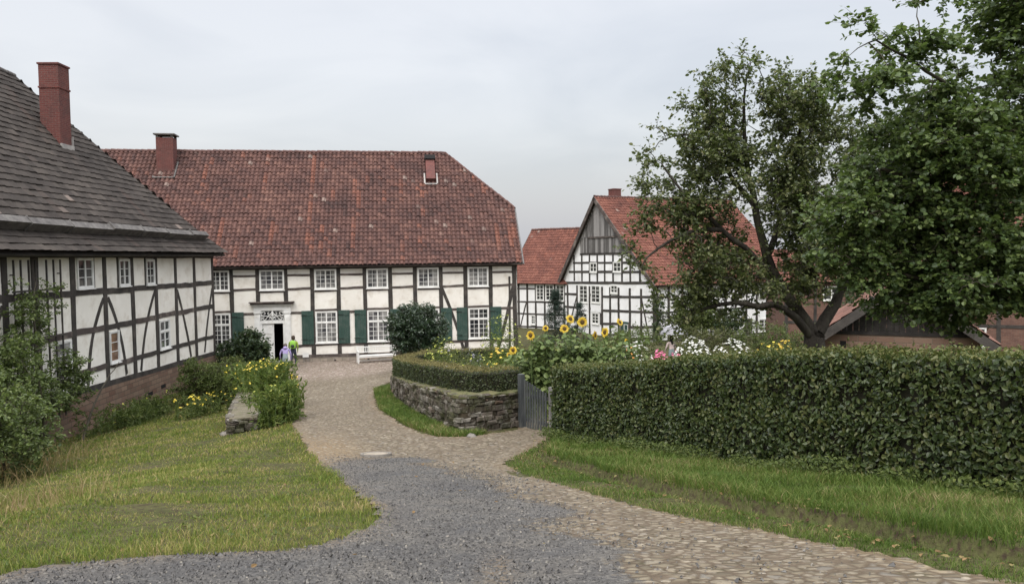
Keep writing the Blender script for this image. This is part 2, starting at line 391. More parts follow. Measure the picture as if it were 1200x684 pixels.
hh = g.mix(fac, h1, g.math('ADD', g.math('MULTIPLY', gcell.outputs[1], .6), gn))
g.set(p.inputs['Normal'], g.bump(hh, .8, .022))
road = np_mesh('cobbled_road', np.stack([P[:, 0], P[:, 1], Zr], 1), F, m, smooth=True)
add_attr(road, 'gravel', grav); add_attr(road, 'straw', np.clip(straw, 0, 1)); add_attr(road, 'court', court)
tag(road, kind='structure')

# ---- real cobbles standing a little proud of the bedding
def cobbles(x0, x1, y0, y1, sp, ring, hgt):
    gx = np.arange(x0, x1, sp); gy = np.arange(y0, y1, sp*.78)
    X, Y = np.meshgrid(gx, gy, indexing='ij'); X = X+((np.arange(len(gy)) % 2)*sp*.5)[None]
    P = np.stack([X.ravel(), Y.ravel()], 1)+rng.normal(size=(X.size, 2))*sp*.09
    P = P[(road_sd(P) > .10) & (np.hypot(P[:, 0]+2.68, P[:, 1]-14.75) > .36)]
    gs = seg_dist(P, GRAVEL)*np.where(inside(P, GRAVEL), 1, -1)+.25*vnoise(P, 1.3)
    pr = np.clip(.72-gs*1.1+.35*vnoise(P, 1.9, 6), 0, .9)*(gs < .35)
    P = P[rng.random(len(P)) < pr]; n = len(P)
    z = gz(P[:, 0], P[:, 1])+.012*vnoise(P*np.array([1, .35]), 2.2)
    a = rng.normal(0, .25, n); sx = sp*.47*rng.uniform(.75, 1.1, n); sy = sp*.36*rng.uniform(.7, 1.1, n); h = hgt*rng.uniform(.3, 1.2, n)
    th = np.arange(ring)*2*np.pi/ring+.3
    V = []
    for k, (rr, zz) in enumerate(((1.0, -.9), (.88, .45), (.5, .95))):
        jit = 1+rng.normal(0, .07, (n, ring))
        lx = np.sign(np.cos(th))*np.abs(np.cos(th))**.8*rr; ly = np.sign(np.sin(th))*np.abs(np.sin(th))**.8*rr
        ux = lx[None]*sx[:, None]*jit; uy = ly[None]*sy[:, None]*jit
        wx = ux*np.cos(a)[:, None]-uy*np.sin(a)[:, None]+P[:, :1]; wy = ux*np.sin(a)[:, None]+uy*np.cos(a)[:, None]+P[:, 1:]
        V.append(np.stack([wx, wy, np.broadcast_to((z+h*zz)[:, None], wx.shape)], -1))
    V = np.concatenate(V, 1); K = 3*ring
    base = (np.arange(n)*K)[:, None, None]; fs = []
    for r_ in range(2):
        for k in range(ring):
            k2 = (k+1) % ring; fs.append((r_*ring+k, r_*ring+k2, (r_+1)*ring+k2, (r_+1)*ring+k))
    b = 2*ring
    if ring == 8: fs += [(b, b+1, b+2, b+3), (b, b+3, b+4, b+7), (b+4, b+5, b+6, b+7)]
    else: fs += [(b, b+1, b+2, b+3), (b, b+3, b+4, b+5)]
    return V.reshape(-1, 3), (np.array(fs)[None]+base).reshape(-1, 4)
m, t, p, o = nmat('cobble_stone'); g = G(t)
c = g.ramp(g.island(), [(0, (.085, .071, .047)), (.4, (.125, .105, .070)), (.75, (.17, .145, .098)), (.94, (.29, .255, .19)), (1, (.12, .113, .10))])
c = g.mix(g.ramp(g.noise(g.obj(), .8, 5, .6), [(.40, (0, 0, 0)), (.68, (.8, .8, .8))]), c, g.mix(.6, c, (.14, .11, .08)))
c = g.mix(.35, c, g.ramp(g.noise(g.obj(), 45, 4), [(.3, (.08, .065, .05)), (.7, (.28, .245, .20))]))
g.set(p.inputs['Base Color'], c); p.inputs['Roughness'].default_value = .8; p.inputs['Specular IOR Level'].default_value = .22
g.set(p.inputs['Normal'], g.bump(g.noise(g.obj(), 60, 4), .4, .01))
ac = Acc(); ac.add(cobbles(-5, 4.5, 2.2, 15, .102, 8, .011)); ac.add(cobbles(-8, 2, 15, 27, .125, 6, .012)); ac.add(cobbles(-16, 1.5, 27, 44, .17, 6, .016))
cs = ac.build('cobblestones', m, smooth=True); cs.parent = road; tag(cs, kind='stuff')

# ---- loose chippings on the gravel patch
n = 100000
P = np.stack([rng.uniform(-4.5, 2.5, n), 3+rng.random(n)**1.7*12], 1); P = P[road_sd(P) > .02]
gs = seg_dist(P, GRAVEL)*np.where(inside(P, GRAVEL), 1, -1)
P = P[rng.random(len(P)) < np.clip(.55+gs*.9+.3*vnoise(P, 1.7, 8), .06, 1)]; n = len(P)
z = gz(P[:, 0], P[:, 1])+.012*vnoise(P*np.array([1, .35]), 2.2)+.015
s = rng.gamma(3.0, .0018, n)+.002; th = rng.uniform(0, 6.28, n)
tp = np.array([(-1, -.8, 0), (1, -.6, 0), (.8, .9, 0), (-.9, .7, 0), (-.3, -.2, 1.1), (.5, .3, .9)])
V = tp[None]*s[:, None, None]*rng.uniform(.7, 1.3, (n, 6, 3)); c_, s_ = np.cos(th)[:, None], np.sin(th)[:, None]
V = np.stack([V[..., 0]*c_-V[..., 1]*s_+P[:, :1], V[..., 0]*s_+V[..., 1]*c_+P[:, 1:], V[..., 2]+z[:, None]], -1)
F = (np.array([(0, 1, 5, 4), (1, 2, 5, 5), (2, 3, 4, 5), (3, 0, 4, 4)])[[0, 2]][None]+(np.arange(n)*6)[:, None, None]).reshape(-1, 4)
m, t, p, o = nmat('chippings'); g = G(t)
g.set(p.inputs['Base Color'], g.ramp(g.island(), [(0, (.05, .048, .046)), (.5, (.080, .077, .073)), (.88, (.125, .119, .11)), (.98, (.18, .168, .145)), (1, (.26, .235, .19))])); p.inputs['Roughness'].default_value = .8
ch = np_mesh('gravel_chippings', V.reshape(-1, 3), F, m); ch.parent = road; tag(ch, kind='stuff')

# ---- grass
def blades(P, h, wdt, lean=.5):
    n = len(P); z = gz(P[:, 0], P[:, 1]); a = rng.uniform(0, 6.283, n); ln = rng.uniform(.15, lean+.15, n)*h
    f = rng.uniform(0, 6.283, n); wx, wy = np.cos(f)*wdt/2, np.sin(f)*wdt/2; dx, dy = np.cos(a)*ln, np.sin(a)*ln
    b = np.stack([P[:, 0], P[:, 1], z-.01], 1); w3 = np.stack([wx, wy, 0*wx], 1)
    mid = b+np.stack([dx*.35, dy*.35, h*.62], 1); tip = b+np.stack([dx, dy, h], 1)
    V = np.stack([b-w3, b+w3, mid+w3*.75, mid-w3*.75, tip], 1).reshape(-1, 3); i = np.arange(n)*5
    # quads only: tip used as a degenerate-free narrow quad
    V = np.concatenate([V, tip+w3*.12]); j = n*5+np.arange(n)
    F = np.concatenate([np.stack([i, i+1, i+2, i+3], 1), np.stack([i+3, i+2, j, i+4], 1)])
    return V, F
def sample(poly, n, dens_pow=1.6, ymin=3):
    poly = np.asarray(poly, float); lo = poly.min(0); hi = poly.max(0); out = []; tot = 0
    while tot < n:
        P = rng.uniform(lo, hi, (n*3, 2)); P = P[inside(P, poly)]
        d = np.hypot(P[:, 0], P[:, 1]); P = P[rng.random(len(P)) < np.minimum(1, (4.5/np.maximum(d, 4.5))**dens_pow)]
        out.append(P); tot += len(P)
        if len(P) == 0: break
    return np.concatenate(out)[:n]
def grassmat(name, stops):
    m, t, p, o = nmat(name); g = G(t)
    drift = g.math('MULTIPLY_ADD', g.noise(g.obj(), .9, 7, .72), 2.0, -1.0)
    f = g.math('ADD', g.math('MULTIPLY_ADD', g.island(), .8, .10), drift, clamp=True)
    c = g.ramp(f, stops); g.set(p.inputs['Base Color'], c); p.inputs['Roughness'].default_value = .6; p.inputs['Specular IOR Level'].default_value = .2
    tr = g.n('ShaderNodeBsdfTranslucent'); g.set(tr.inputs[0], c); mx = g.n('ShaderNodeMixShader'); mx.inputs[0].default_value = .3
    t.links.new(p.outputs[0], mx.inputs[1]); t.links.new(tr.outputs[0], mx.inputs[2]); t.links.new(mx.outputs[0], o.inputs[0])
    return m
GR_LAWN = grassmat('lawn_blades', [(0, (.075, .12, .018)), (.35, (.125, .175, .030)), (.62, (.195, .215, .048)), (.85, (.30, .26, .09)), (1, (.40, .31, .16))])
GR_LUSH = grassmat('lush_blades', [(0, (.042, .078, .013)), (.45, (.082, .132, .022)), (.75, (.12, .16, .035)), (.9, (.18, .17, .06)), (1, (.27, .22, .11))])
LAWN = np.array([(-14.8, 1.5), (-4.2, 1.5), (-3.7, 3.2), (-3.3, 4.8), (-3.1, 5.15), (-2.8, 5.3), (-2.2, 5.5), (-1.65, 5.6), (-1.25, 6.15), (-1.08, 6.8), (-1.15, 7.4), (-1.38, 8.1), (-2.02, 9.95), (-3.2, 13.25), (-4.65, 17), (-5.9, 20.2), (-7.0, 24.8), (-8.0, 28.4), (-9.9, 34), (-10.8, 37), (-15.2, 38), (-14.8, 12)])
P = sample(LAWN, 230000, 1.35); rs = road_sd(P); 
P = P[(rs < .03+.16*np.maximum(0, vnoise(P, 3.3, 4))) | (rng.random(len(P)) < .02)]; d = np.hypot(P[:, 0], P[:, 1]); n = len(P)
edge = np.clip(-road_sd(P), 0, .4)/.4
h = rng.uniform(.022, .058, n)*(1+.5*np.clip(vnoise(P, 1.1), -1, 1))*(1.25-.3*edge)*(1+.012*d)
lawn = np_mesh('lawn_grass', *blades(P, h, .0045*np.maximum(1, d/5.5)*rng.uniform(.7, 1.3, n), .8), GR_LAWN); tag(lawn, 'short patchy lawn, green with straw coloured patches, left of the cobbled road', 'grass', kind='stuff')
# bank in front of the tall hedge
BANK = np.concatenate([[(3.9, 2.0)], smooth_path([(3.2, 3.6), (2.75, 4.9), (2.4, 5.5), (2.05, 6.35), (1.52, 7.2), (.9, 8.9), (.16, 11.3), (-.08, 12.5), (-.15, 13.5), (.3, 15.2), (.6, 16.4), (.9, 17.4)], .5), [(1.9, 15.4), (2.95, 12.8), (3.95, 10.3), (5.1, 7.9), (6.8, 4.5), (6.5, 2)]])
P = sample(BANK, 120000, 1.2); d = np.hypot(P[:, 0], P[:, 1])
sx = np.interp(P[:, 1], SCARP[:, 1], SCARP[:, 0]); e = P[:, 0]-sx+.07*vnoise(P, 2.3)
keep = (rng.random(len(P)) < np.where((e > -.05) & (e < .02), .6, np.where(e < -.03, .8, 1)*(.75+.35*vnoise(P, 1.7)))); P = P[keep]; e = e[keep]; d = d[keep]; n = len(P)
h = np.where(e > .06, rng.uniform(.04, .12, n), rng.uniform(.02, .07, n))*(1+.35*vnoise(P, 2.1)); h *= np.where((e > .05) & (e < .35), 1.25, 1)
bank = np_mesh('bank_grass', *blades(P, h, .005*np.maximum(1, d/6)*rng.uniform(.7, 1.3, n), 1.0), GR_LUSH); tag(bank, 'long green grass on the eroded bank below the tall hedge', 'grass', kind='stuff')
VERGE = [(-5.2, 28.5), (-5.0, 27.4), (-3.95, 22.5), (-2.65, 18.9), (-1.75, 17.2), (-1.0, 17.05), (-.55, 17.6), (-1.15, 17.7), (-1.75, 18.9), (-2.65, 21.2), (-3.5, 23.9), (-4.2, 26.7), (-4.6, 30)]
P = sample(VERGE, 16000, .4); n = len(P); d = np.hypot(P[:, 0], P[:, 1])
verge = np_mesh('verge_grass', *blades(P, rng.uniform(.06, .18, n), .016*rng.uniform(.7, 1.3, n), 1.0), GR_LUSH); tag(verge, 'strip of green grass at the foot of the curved stone wall', 'grass', kind='stuff')
# rank straw coloured grass at the left edge of the lawn
def tall_grass(cx, cy, rx, ry, n, h0, h1, mat, w=.006):
    P = np.stack([cx+rx*rng.normal(size=n)*.5, cy+ry*rng.normal(size=n)*.5], 1)
    return blades(P, rng.uniform(h0, h1, n), w*rng.uniform(.7, 1.4, n), 1.1)
# ================================================================== building materials
PLASTER = basic('lime_plaster', (.64, .615, .54), (.78, .755, .69), .7, .9, .25, 18, dirt=((.42, .36, .27), 1.5, .55), spec=.15)
PLASTER_CREAM = basic('cream_plaster', (.62, .595, .53), (.76, .74, .68), .6, .9, .25, 18, dirt=((.38, .32, .23), 1.6, .5), spec=.15)
TIMBER = basic('tarred_timber', (.022, .020, .018), (.055, .048, .042), 2, .75, .5, 14, stretch=(1, 1, 1), dirt=((.13, .11, .09), 2.2, .5))
TIMBER_WORN = basic('worn_timber', (.045, .036, .032), (.085, .068, .06), 2, .8, .5, 14, dirt=((.22, .19, .16), 1.8, .8))
GREYWOOD = basic('weathered_boards', (.10, .095, .09), (.26, .25, .24), 1.5, .85, .5, 20, stretch=(4, 4, .5))
WHITE = basic('white_paint', (.58, .58, .55), (.74, .74, .71), 3, .5, .1, dirt=((.5, .46, .38), 4, .4))
GREEN = basic('green_shutter_paint', (.022, .050, .040), (.035, .070, .055), 3, .6, .15, dirt=((.07, .085, .075), 3, .6))
DARK = basic('dark_interior', (.006, .006, .006), (.012, .011, .010), 3, .9, 0)
STONEGREY = basic('grey_mortar', (.22, .21, .20), (.38, .36, .33), 3, .9, .4)
SANDST = None
def glass(name, dark, light, amt):
    m, t, p, o = nmat(name); g = G(t)
    f = g.ramp(g.noise(g.obj((1.1, 1.1, .9)), 1.5, 2), [(.40, (0, 0, 0)), (.60, (1, 1, 1))])
    f = g.math('MULTIPLY', f, amt)
    g.set(p.inputs['Base Color'], g.mix(f, dark, light)); p.inputs['Roughness'].default_value = .06; p.inputs['Specular IOR Level'].default_value = .5
    g.set(p.inputs['Normal'], g.bump(g.noise(g.obj(), 2.5, 2), .12, .03))
    return m
GLASS = glass('old_glass', (.018, .019, .021), (.10, .10, .095), .8)
GLASS_CURT = glass('glass_with_lace_behind', (.05, .05, .055), (.26, .255, .24), .95)
def brick(name, c1, c2, mortar, sx=1, bw=.25, bh=.075, mort=.008, bump=.5, nscale=1.5, dark=(.08, .05, .045), diag=True):
    m, t, p, o = nmat(name); g = G(t); v = g.obj(); s = g.n('ShaderNodeSeparateXYZ'); g.set(s.inputs[0], v)
    cb = g.n('ShaderNodeCombineXYZ'); g.set(cb.inputs[0], g.math('ADD', s.outputs[0], s.outputs[1])); g.set(cb.inputs[1], s.outputs[2])
    b = g.n('ShaderNodeTexBrick'); g.set(b.inputs['Vector'], cb.outputs[0]); b.inputs['Scale'].default_value = 1
    b.inputs['Brick Width'].default_value = bw; b.inputs['Row Height'].default_value = bh; b.inputs['Mortar Size'].default_value = mort
    b.inputs['Mortar Smooth'].default_value = .3; b.inputs['Bias'].default_value = 0
    g.set(b.inputs['Color1'], c1); g.set(b.inputs['Color2'], c2); g.set(b.inputs['Mortar'], mortar)
    c = g.mix(g.math('MULTIPLY', g.ramp(g.noise(v, nscale, 6, .65), [(.45, (0, 0, 0)), (.7, (1, 1, 1))]), .6), b.outputs[0], dark)
    g.set(p.inputs['Base Color'], c); p.inputs['Roughness'].default_value = .9; p.inputs['Specular IOR Level'].default_value = .15
    hh = g.math('ADD', g.math('MULTIPLY', b.outputs['Fac'], -1.0), g.math('MULTIPLY', g.noise(v, 25, 5), .6))
    g.set(p.inputs['Normal'], g.bump(hh, bump, .012)); return m
BRICK = brick('red_brick', (.105, .036, .032), (.145, .050, .042), (.15, .105, .092))
SANDST = brick('sandstone_blocks', (.135, .082, .060), (.21, .145, .105), (.10, .078, .06), bw=.48, bh=.19, mort=.014, bump=.8, nscale=2.2, dark=(.13, .11, .08))
FIELD = brick('rubble_plinth', (.22, .19, .16), (.34, .29, .24), (.20, .18, .15), bw=.42, bh=.19, mort=.02, bump=.8, nscale=3, dark=(.14, .13, .08))

def tilemat(name, stops, streak=.5, bump=.25, streakcol=(.34, .10, .045), moss=None, tw=1.0, topcol=None):
    """UV counts tiles: one unit per tile across and per course up"""
    m, t, p, o = nmat(name); g = G(t)
    uv = g.n('ShaderNodeUVMap').outputs[0]
    fl = g.n('ShaderNodeVectorMath', operation='FLOOR'); g.set(fl.inputs[0], uv)
    wn = g.n('ShaderNodeTexWhiteNoise', noise_dimensions='2D'); g.set(wn.inputs[0], fl.outputs[0])
    n1 = g.noise(g.obj(), .5, 5, .65)
    f = g.math('ADD', g.math('MULTIPLY', wn.outputs[0], .36), g.math('MULTIPLY', n1, 1.25)); f = g.math('SUBTRACT', f, .30)
    c = g.ramp(f, stops)
    # replaced tiles run in columns up the roof
    mp = g.n('ShaderNodeMapping'); mp.inputs['Scale'].default_value = (.36, .055, 1); g.set(mp.inputs[0], fl.outputs[0])
    sn = g.noise(mp.outputs[0], 1.3, 3, .5); sn = g.math('ADD', sn, g.math('MULTIPLY_ADD', wn.outputs[0], .10, -.05))
    c = g.mix(g.math('MULTIPLY', g.ramp(sn, [(.60, (0, 0, 0)), (.68, (1, 1, 1))]), streak), c, streakcol)
    w2 = g.n('ShaderNodeTexWhiteNoise', noise_dimensions='2D'); v2 = g.n('ShaderNodeVectorMath', operation='ADD'); g.set(v2.inputs[0], fl.outputs[0]); v2.inputs[1].default_value = (31.3, 17.7, 0); g.set(w2.inputs[0], v2.outputs[0])
    c = g.mix(g.ramp(w2.outputs[0], [(.990, (0, 0, 0)), (.994, (.6, .6, .6))]), c, (.25, .20, .17))
    c = g.mix(g.math('MULTIPLY', g.ramp(g.noise(g.obj(), 14, 5, .7), [(.5, (0, 0, 0)), (.7, (1, 1, 1))]), .35), c, moss or (.20, .17, .15))
    g.set(p.inputs['Base Color'], c); p.inputs['Roughness'].default_value = .9; p.inputs['Specular IOR Level'].default_value = .10
    g.set(p.inputs['Normal'], g.bump(g.noise(g.obj(), 40, 4), bump, .01)); return m
TILE_A = tilemat('old_red_pantiles', [(.10, (.042, .029, .027)), (.35, (.074, .043, .038)), (.6, (.102, .056, .047)), (.85, (.15, .083, .066)), (1, (.22, .135, .105))], .5, streakcol=(.21, .082, .052), moss=(.11, .075, .065))
TILE_B = tilemat('orange_red_pantiles', [(.1, (.075, .036, .030)), (.4, (.12, .052, .040)), (.7, (.16, .068, .050)), (1, (.22, .11, .08))], .25, streakcol=(.27, .10, .06), moss=(.16, .09, .07))
SLAB = tilemat('grey_stone_slabs', [(.1, (.026, .022, .019)), (.4, (.042, .036, .032)), (.7, (.062, .053, .046)), (1, (.095, .080, .068))], .5, streakcol=(.066, .046, .039), moss=(.075, .073, .062))
RIDGEM = basic('ridge_tiles', (.055, .035, .033), (.15, .07, .055), 3, .85, .4, 20, dirt=((.06, .06, .055), 3, .6))
SLABRIDGE = basic('slab_trim', (.065, .06, .057), (.15, .14, .13), 3, .9, .5, 20, dirt=((.20, .19, .17), 4, .7))
SHEDTILE = tilemat('faded_corrugated_tiles', [(.1, (.08, .045, .038)), (.5, (.15, .08, .062)), (1, (.26, .15, .12))], .4, moss=(.20, .18, .16))

# ================================================================== roofs
def tiled_slope(name, mat, parent, Fm, poly, tw, ex, prof='pan', hz=.035, lip=.03, jit=.008, sub=8, sag=.0, flare=0.0):
    """Fm: frame with u along the eave, v up the slope, n outward. poly in (u,s). one mesh of overlapping tiles"""
    poly = np.array(poly, float); u0, s0 = poly.min(0); u1, s1 = poly.max(0)
    nt_ = int(math.ceil((u1-u0)/tw)); ns = int(math.ceil((s1-s0)/ex))
    ucol = (np.arange(nt_*sub+1)/sub); srow = np.repeat(np.arange(ns), 2).astype(float); srow[1::2] += .985
    U, S_ = np.meshgrid(ucol, srow, indexing='ij'); fu = (np.arange(nt_*sub+1) % sub)/sub
    if prof == 'pan': h = hz*(np.sin(2*np.pi*fu-.6)*.5+.22*np.sin(4*np.pi*fu+.5)+.5)
    elif prof == 'corr': h = hz*(.5+.5*np.cos(2*np.pi*fu*1.0))
    else: h = np.where(fu < 1/sub*1.01, -.012, 0.0)
    ti = np.minimum(np.arange(nt_*sub+1)//sub, nt_-1); ri = np.repeat(np.arange(ns), 2)
    J = rng.normal(0, jit, (nt_, ns)); Tl = rng.normal(0, jit, (nt_, ns))
    top = np.tile([0, 1], ns)
    H = h[:, None]+lip*(1-top)[None]+J[ti][:, ri]+Tl[ti][:, ri]*((fu-.5)[:, None])
    u = u0+U*tw+rng.normal(0, .006, (nt_, ns))[ti][:, ri]*0
    s = s0+S_*ex+np.where(top[None] == 0, rng.normal(0, jit*1.2, (nt_, ns))[ti][:, ri], 0)
    tt = (U*tw)/(u1-u0); H = H-sag*np.sin(np.pi*np.clip(tt, 0, 1))*np.sin(np.pi*np.clip((s-s0)/(s1-s0), 0, 1))+.02*vnoise(np.stack([u, s], -1), .55)
    H = H+flare*np.clip(1-(s-s0)/1.6, 0, 1)**2
    uf, sf = u.ravel(), s.ravel(); Hf = H.ravel()
    V = np.array(Fm.o)[None]+uf[:, None]*np.array(Fm.u)+sf[:, None]*np.array(Fm.v)+Hf[:, None]*np.array(Fm.n)
    nr = 2*ns; i = np.arange(nt_*sub)[:, None]*nr+np.arange(nr-1)[None]; i = i.ravel(); F = np.stack([i, i+nr, i+nr+1, i+1], 1)
    cx = uf[F].mean(1); cy = sf[F].mean(1); k = inside(np.stack([cx, cy], 1), poly); F = F[k]
    us = np.unique(F); rm = np.zeros(len(V), int); rm[us] = np.arange(len(us))
    uv = np.stack([U.ravel()-.001*(fu.repeat(nr) == 0), S_.ravel()], 1)
    # UV per face must stay inside its own tile, so sample at the face centre side
    o = np_mesh(name, V[us], rm[F], mat, parent, smooth=False)
    fcu = U.ravel()[F].mean(1); fcs = S_.ravel()[F].mean(1)
    l = o.data.uv_layers.new(name='UVMap'); arr = np.repeat(np.stack([fcu, np.floor(fcs+.008)+.5], 1), 4, axis=0)
    l.data.foreach_set('uv', arr.astype(np.float32).ravel()); return o
def ridge(parent, p, q, mat, r=.12, ln=.36, name='ridge_tiles'):
    p = Vector(p); q = Vector(q); L_ = (q-p).length; n = int(L_/ln); a = Acc()
    for k in range(n):
        c0 = p.lerp(q, k/n); c1 = p.lerp(q, (k+1.12)/n); z = random.uniform(-.012, .012)
        a.add(tube_geo([tuple(c0+Vector((0, 0, z))), tuple((c0+c1)/2+Vector((0, 0, z))), tuple(c1+Vector((0, 0, z-.01)))], [r*1.12, r, r*.9], 8))
    return a.build(name, mat, parent, smooth=True)

# ================================================================== windows, walls
def window(parent, F, u0, u1, v0, v1, leaves=2, cols=2, rows=4, trans=None, glassm=None, trim=.055, mb=.022, w0=.0, sill=True, name='window'):
    """white wooden frame with muntins; the panes are a sub-part"""
    f = MB(); a = w0+.012
    out = w0+.062; inn = w0+.048; mun = w0+.036
    f.box(F, u0, u0+trim, v0, v1, w0-.03, out); f.box(F, u1-trim, u1, v0, v1, w0-.03, out)
    f.box(F, u0+trim, u1-trim, v1-trim, v1, w0-.03, out-.002); f.box(F, u0+trim, u1-trim, v0, v0+trim, w0-.03, out-.002)
    if sill: f.box(F, u0-.03, u1+.03, v0-.045, v0-.002, w0-.02, out+.045)
    iu0, iu1, iv0, iv1 = u0+trim, u1-trim, v0+trim, v1-trim; lw = (iu1-iu0)/leaves
    bands = [(iv0, iv1, rows)]
    if trans:
        vt = iv0+(iv1-iv0)*trans[0]; f.box(F, iu0, iu1, vt-.03, vt+.03, w0-.02, out-.004); bands = [(iv0, vt-.03, rows), (vt+.03, iv1, trans[1])]
    for (b0, b1, rw) in bands:
        for k in range(leaves):
            a0 = iu0+k*lw; a1 = a0+lw; s = .034
            f.box(F, a0, a0+s, b0, b1, w0-.01, inn+.002*k); f.box(F, a1-s, a1, b0, b1, w0-.01, inn+.002*k)
            f.box(F, a0+s, a1-s, b0, b0+s, w0-.01, inn-.003); f.box(F, a0+s, a1-s, b1-s, b1, w0-.01, inn-.003)
            for c in range(1, cols):
                x = a0+s+(a1-a0-2*s)*c/cols; f.box(F, x-mb/2, x+mb/2, b0+s, b1-s, w0-.005, mun)
            for r_ in range(1, rw):
                y = b0+s+(b1-b0-2*s)*r_/rw; f.box(F, a0+s, a1-s, y-mb/2, y+mb/2, w0-.005, mun-.003)
    wn = f.build(name, WHITE, parent)
    g_ = MB()
    for k in range(leaves):   # old panes, each casement a touch out of true
        t1 = random.uniform(-.004, .004); a0 = iu0+k*lw; a1 = a0+lw
        g_.quad(F(a0, iv0, a+t1), F(a1, iv0, a-t1), F(a1, iv1, a-t1+.003), F(a0, iv1, a+t1+.003))
    g_.build('pane', glassm or GLASS, wn)
    return wn
def shutter(parent, F, u0, u1, v0, v1):
    s = MB(); n = 4; w_ = (u1-u0)/n
    for k in range(n): s.box(F, u0+k*w_+.003, u0+(k+1)*w_-.003, v0, v1, .045, .072+random.uniform(-.002, .002))
    for v in (v0+.25, v1-.30): s.box(F, u0+.02, u1-.02, v, v+.10, .0725, .09)
    sh = s.build('shutter', GREEN, parent)
    for v in (v0+.29, v1-.26): h = MB(); h.box(F, u0-.04, u0+.3, v-.015, v+.015, .091, .097); h.build('hinge', DARK, sh)
    return sh
def wallplane(mb, F, pts, th=.25):
    """wall polygon with thickness behind it"""
    mb.poly([F(a, b, 0) for a, b in pts]); mb.poly([F(a, b, -th) for a, b in pts][::-1])
    for i in range(len(pts)):
        a, b = pts[i], pts[(i+1) % len(pts)]
        mb.quad(F(*b, 0), F(*a, 0), F(*a, -th), F(*b, -th))

# ================================================================== A: the long manor farmhouse facing the court
thA = R(8.3)
A = empty('farmhouse', (-31.365, 41.381, 0), thA, 'long half-timbered farmhouse with old red pantile half-hip roof and green shutters', 'farmhouse')
LA, DA, EZ, RY, RZ = 32.0, 12.6, 5.62, 6.3, 12.85
FA = Fr((0, 0, 0), (1, 0, 0), (0, 0, 1))
FAr = Fr((LA, 0, 0), (0, 1, 0), (0, 0, 1)); FAl = Fr((0, DA, 0), (0, -1, 0), (0, 0, 1))
mb = MB()
wallplane(mb, FA, [(0, .1), (16.98, .1), (16.98, 2.42), (18.60, 2.42), (18.60, .1), (LA, .1), (LA, EZ), (0, EZ)])
hipz = 8.95; yl = RY*(hipz-EZ)/(RZ-EZ)
wallplane(mb, FAr, [(.26, .1), (DA, .1), (DA, EZ), (DA-yl, hipz), (yl, hipz), (.26, EZ)])
wallplane(mb, FAl, [(0, 0), (DA-.26, 0), (DA-.26, EZ), (DA-RY, RZ-.1), (0, EZ)])
mb.build('wall', PLASTER_CREAM, A)
mb = MB(); mb.box(FA, 0, 16.85, -.8, .22, -.2, .035); mb.box(FA, 18.75, LA+.03, -.8, .26, -.2, .035); mb.box(FAr, .21, DA, -.8, .26, -.2, .03)
for u in (21.2, 23.1, 27.6): mb.box(FA, u, u+.12, .0, .09, .03, .04, 1)
mb.build('plinth', [FIELD, DARK], A)
# door void and floor
mb = MB(); mb.box(FA, 16.99, 18.59, -.1, 2.5, -2.2, -2.1, 0); mb.box(FA, 16.9, 16.985, -.1, 2.5, -2.1, -.01); mb.box(FA, 18.595, 18.68, -.1, 2.5, -2.1, -.01); mb.box(FA, 16.9, 18.7, 2.43, 2.5, -2.1, -.26); mb.box(FA, 16.9, 18.7, -.1, .02, -2.1, 0)
mb.build('hallway', DARK, A)
t = MB()
posts = [0.3, 2.0, 3.5, 5.1, 6.6, 8.2, 9.7, 11.3, 12.9, 14.45, 15.58, 17.02, 18.58, 20.06, 21.53, 23.03, 24.51, 25.95, 27.45, 28.92, 30.42]
for i, u in enumerate(posts):
    lo = .40 if not (16.9 < u < 18.7) else 3.5
    t.beam(FA, (u, lo), (u+random.uniform(-.02, .02), 5.36), .235, -.05, .030, 0)
t.beam(FA, (31.88, .40), (31.84, 5.36), .26, -.05, .031, 0); t.beam(FA, (31.52, .45), (31.55, 4.75), .12, -.05, .026)
t.beam(FA, (0, 5.47), (LA+.02, 5.47), .22, -.05, .036, seg=20, wob=.008)                   # wall plate
t.beam(FA, (18.75, .33), (LA+.02, .36), .17, -.05, .038, 1, seg=16, wob=.01); t.beam(FA, (0, .30), (16.8, .33), .17, -.05, .038, 1, seg=16, wob=.01)
wins = [(14.47, 15.49), (17.13, 18.50), (20.20, 21.43), (23.14, 24.38), (26.10, 27.34), (29.06, 30.28)]
blank = [(15.66, 16.93), (18.68, 19.96), (21.63, 22.93), (24.61, 25.86), (27.55, 28.82), (30.52, 31.75)]
left_b = [(posts[i]+.1, posts[i+1]-.1) for i in range(9)]
for (a, b) in blank:
    t.beam(FA, (a, 5.02), (b, 5.02), .12, -.05, .024, 1, seg=3); t.beam(FA, (a, 4.22), (b, 4.26), .13, -.05, .025, 1, seg=3)
    t.beam(FA, (a, 2.86), (b, 2.86), .14, -.05, .025, 1, seg=3); t.beam(FA, (a, .93), (b, .95), .15, -.05, .025, 1, seg=3)
for (a, b) in wins:
    t.beam(FA, (a-.02, 4.10), (b+.02, 4.12), .13, -.05, .026, 1, seg=3)
    if a != 17.13: t.beam(FA, (a-.02, 2.98), (b+.02, 3.0), .12, -.05, .026, 1, seg=3); t.beam(FA, (a-.02, .98), (b+.02, 1.0), .14, -.05, .026, 1, seg=3)
for (a, b) in left_b: t.beam(FA, (a, 4.2), (b, 4.2), .13, -.05, .026, 1, seg=3); t.beam(FA, (a, 2.9), (b, 2.9), .13, -.05, .026, 1, seg=3); t.beam(FA, (a, 1), (b, 1), .13, -.05, .026, 1, seg=3)
t.beam(FA, (27.5, 4.15), (28.75, .42), .17, -.05, .021, bow=.08); t.beam(FA, (31.82, 4.45), (30.80, .42), .19, -.05, .021, bow=.05)
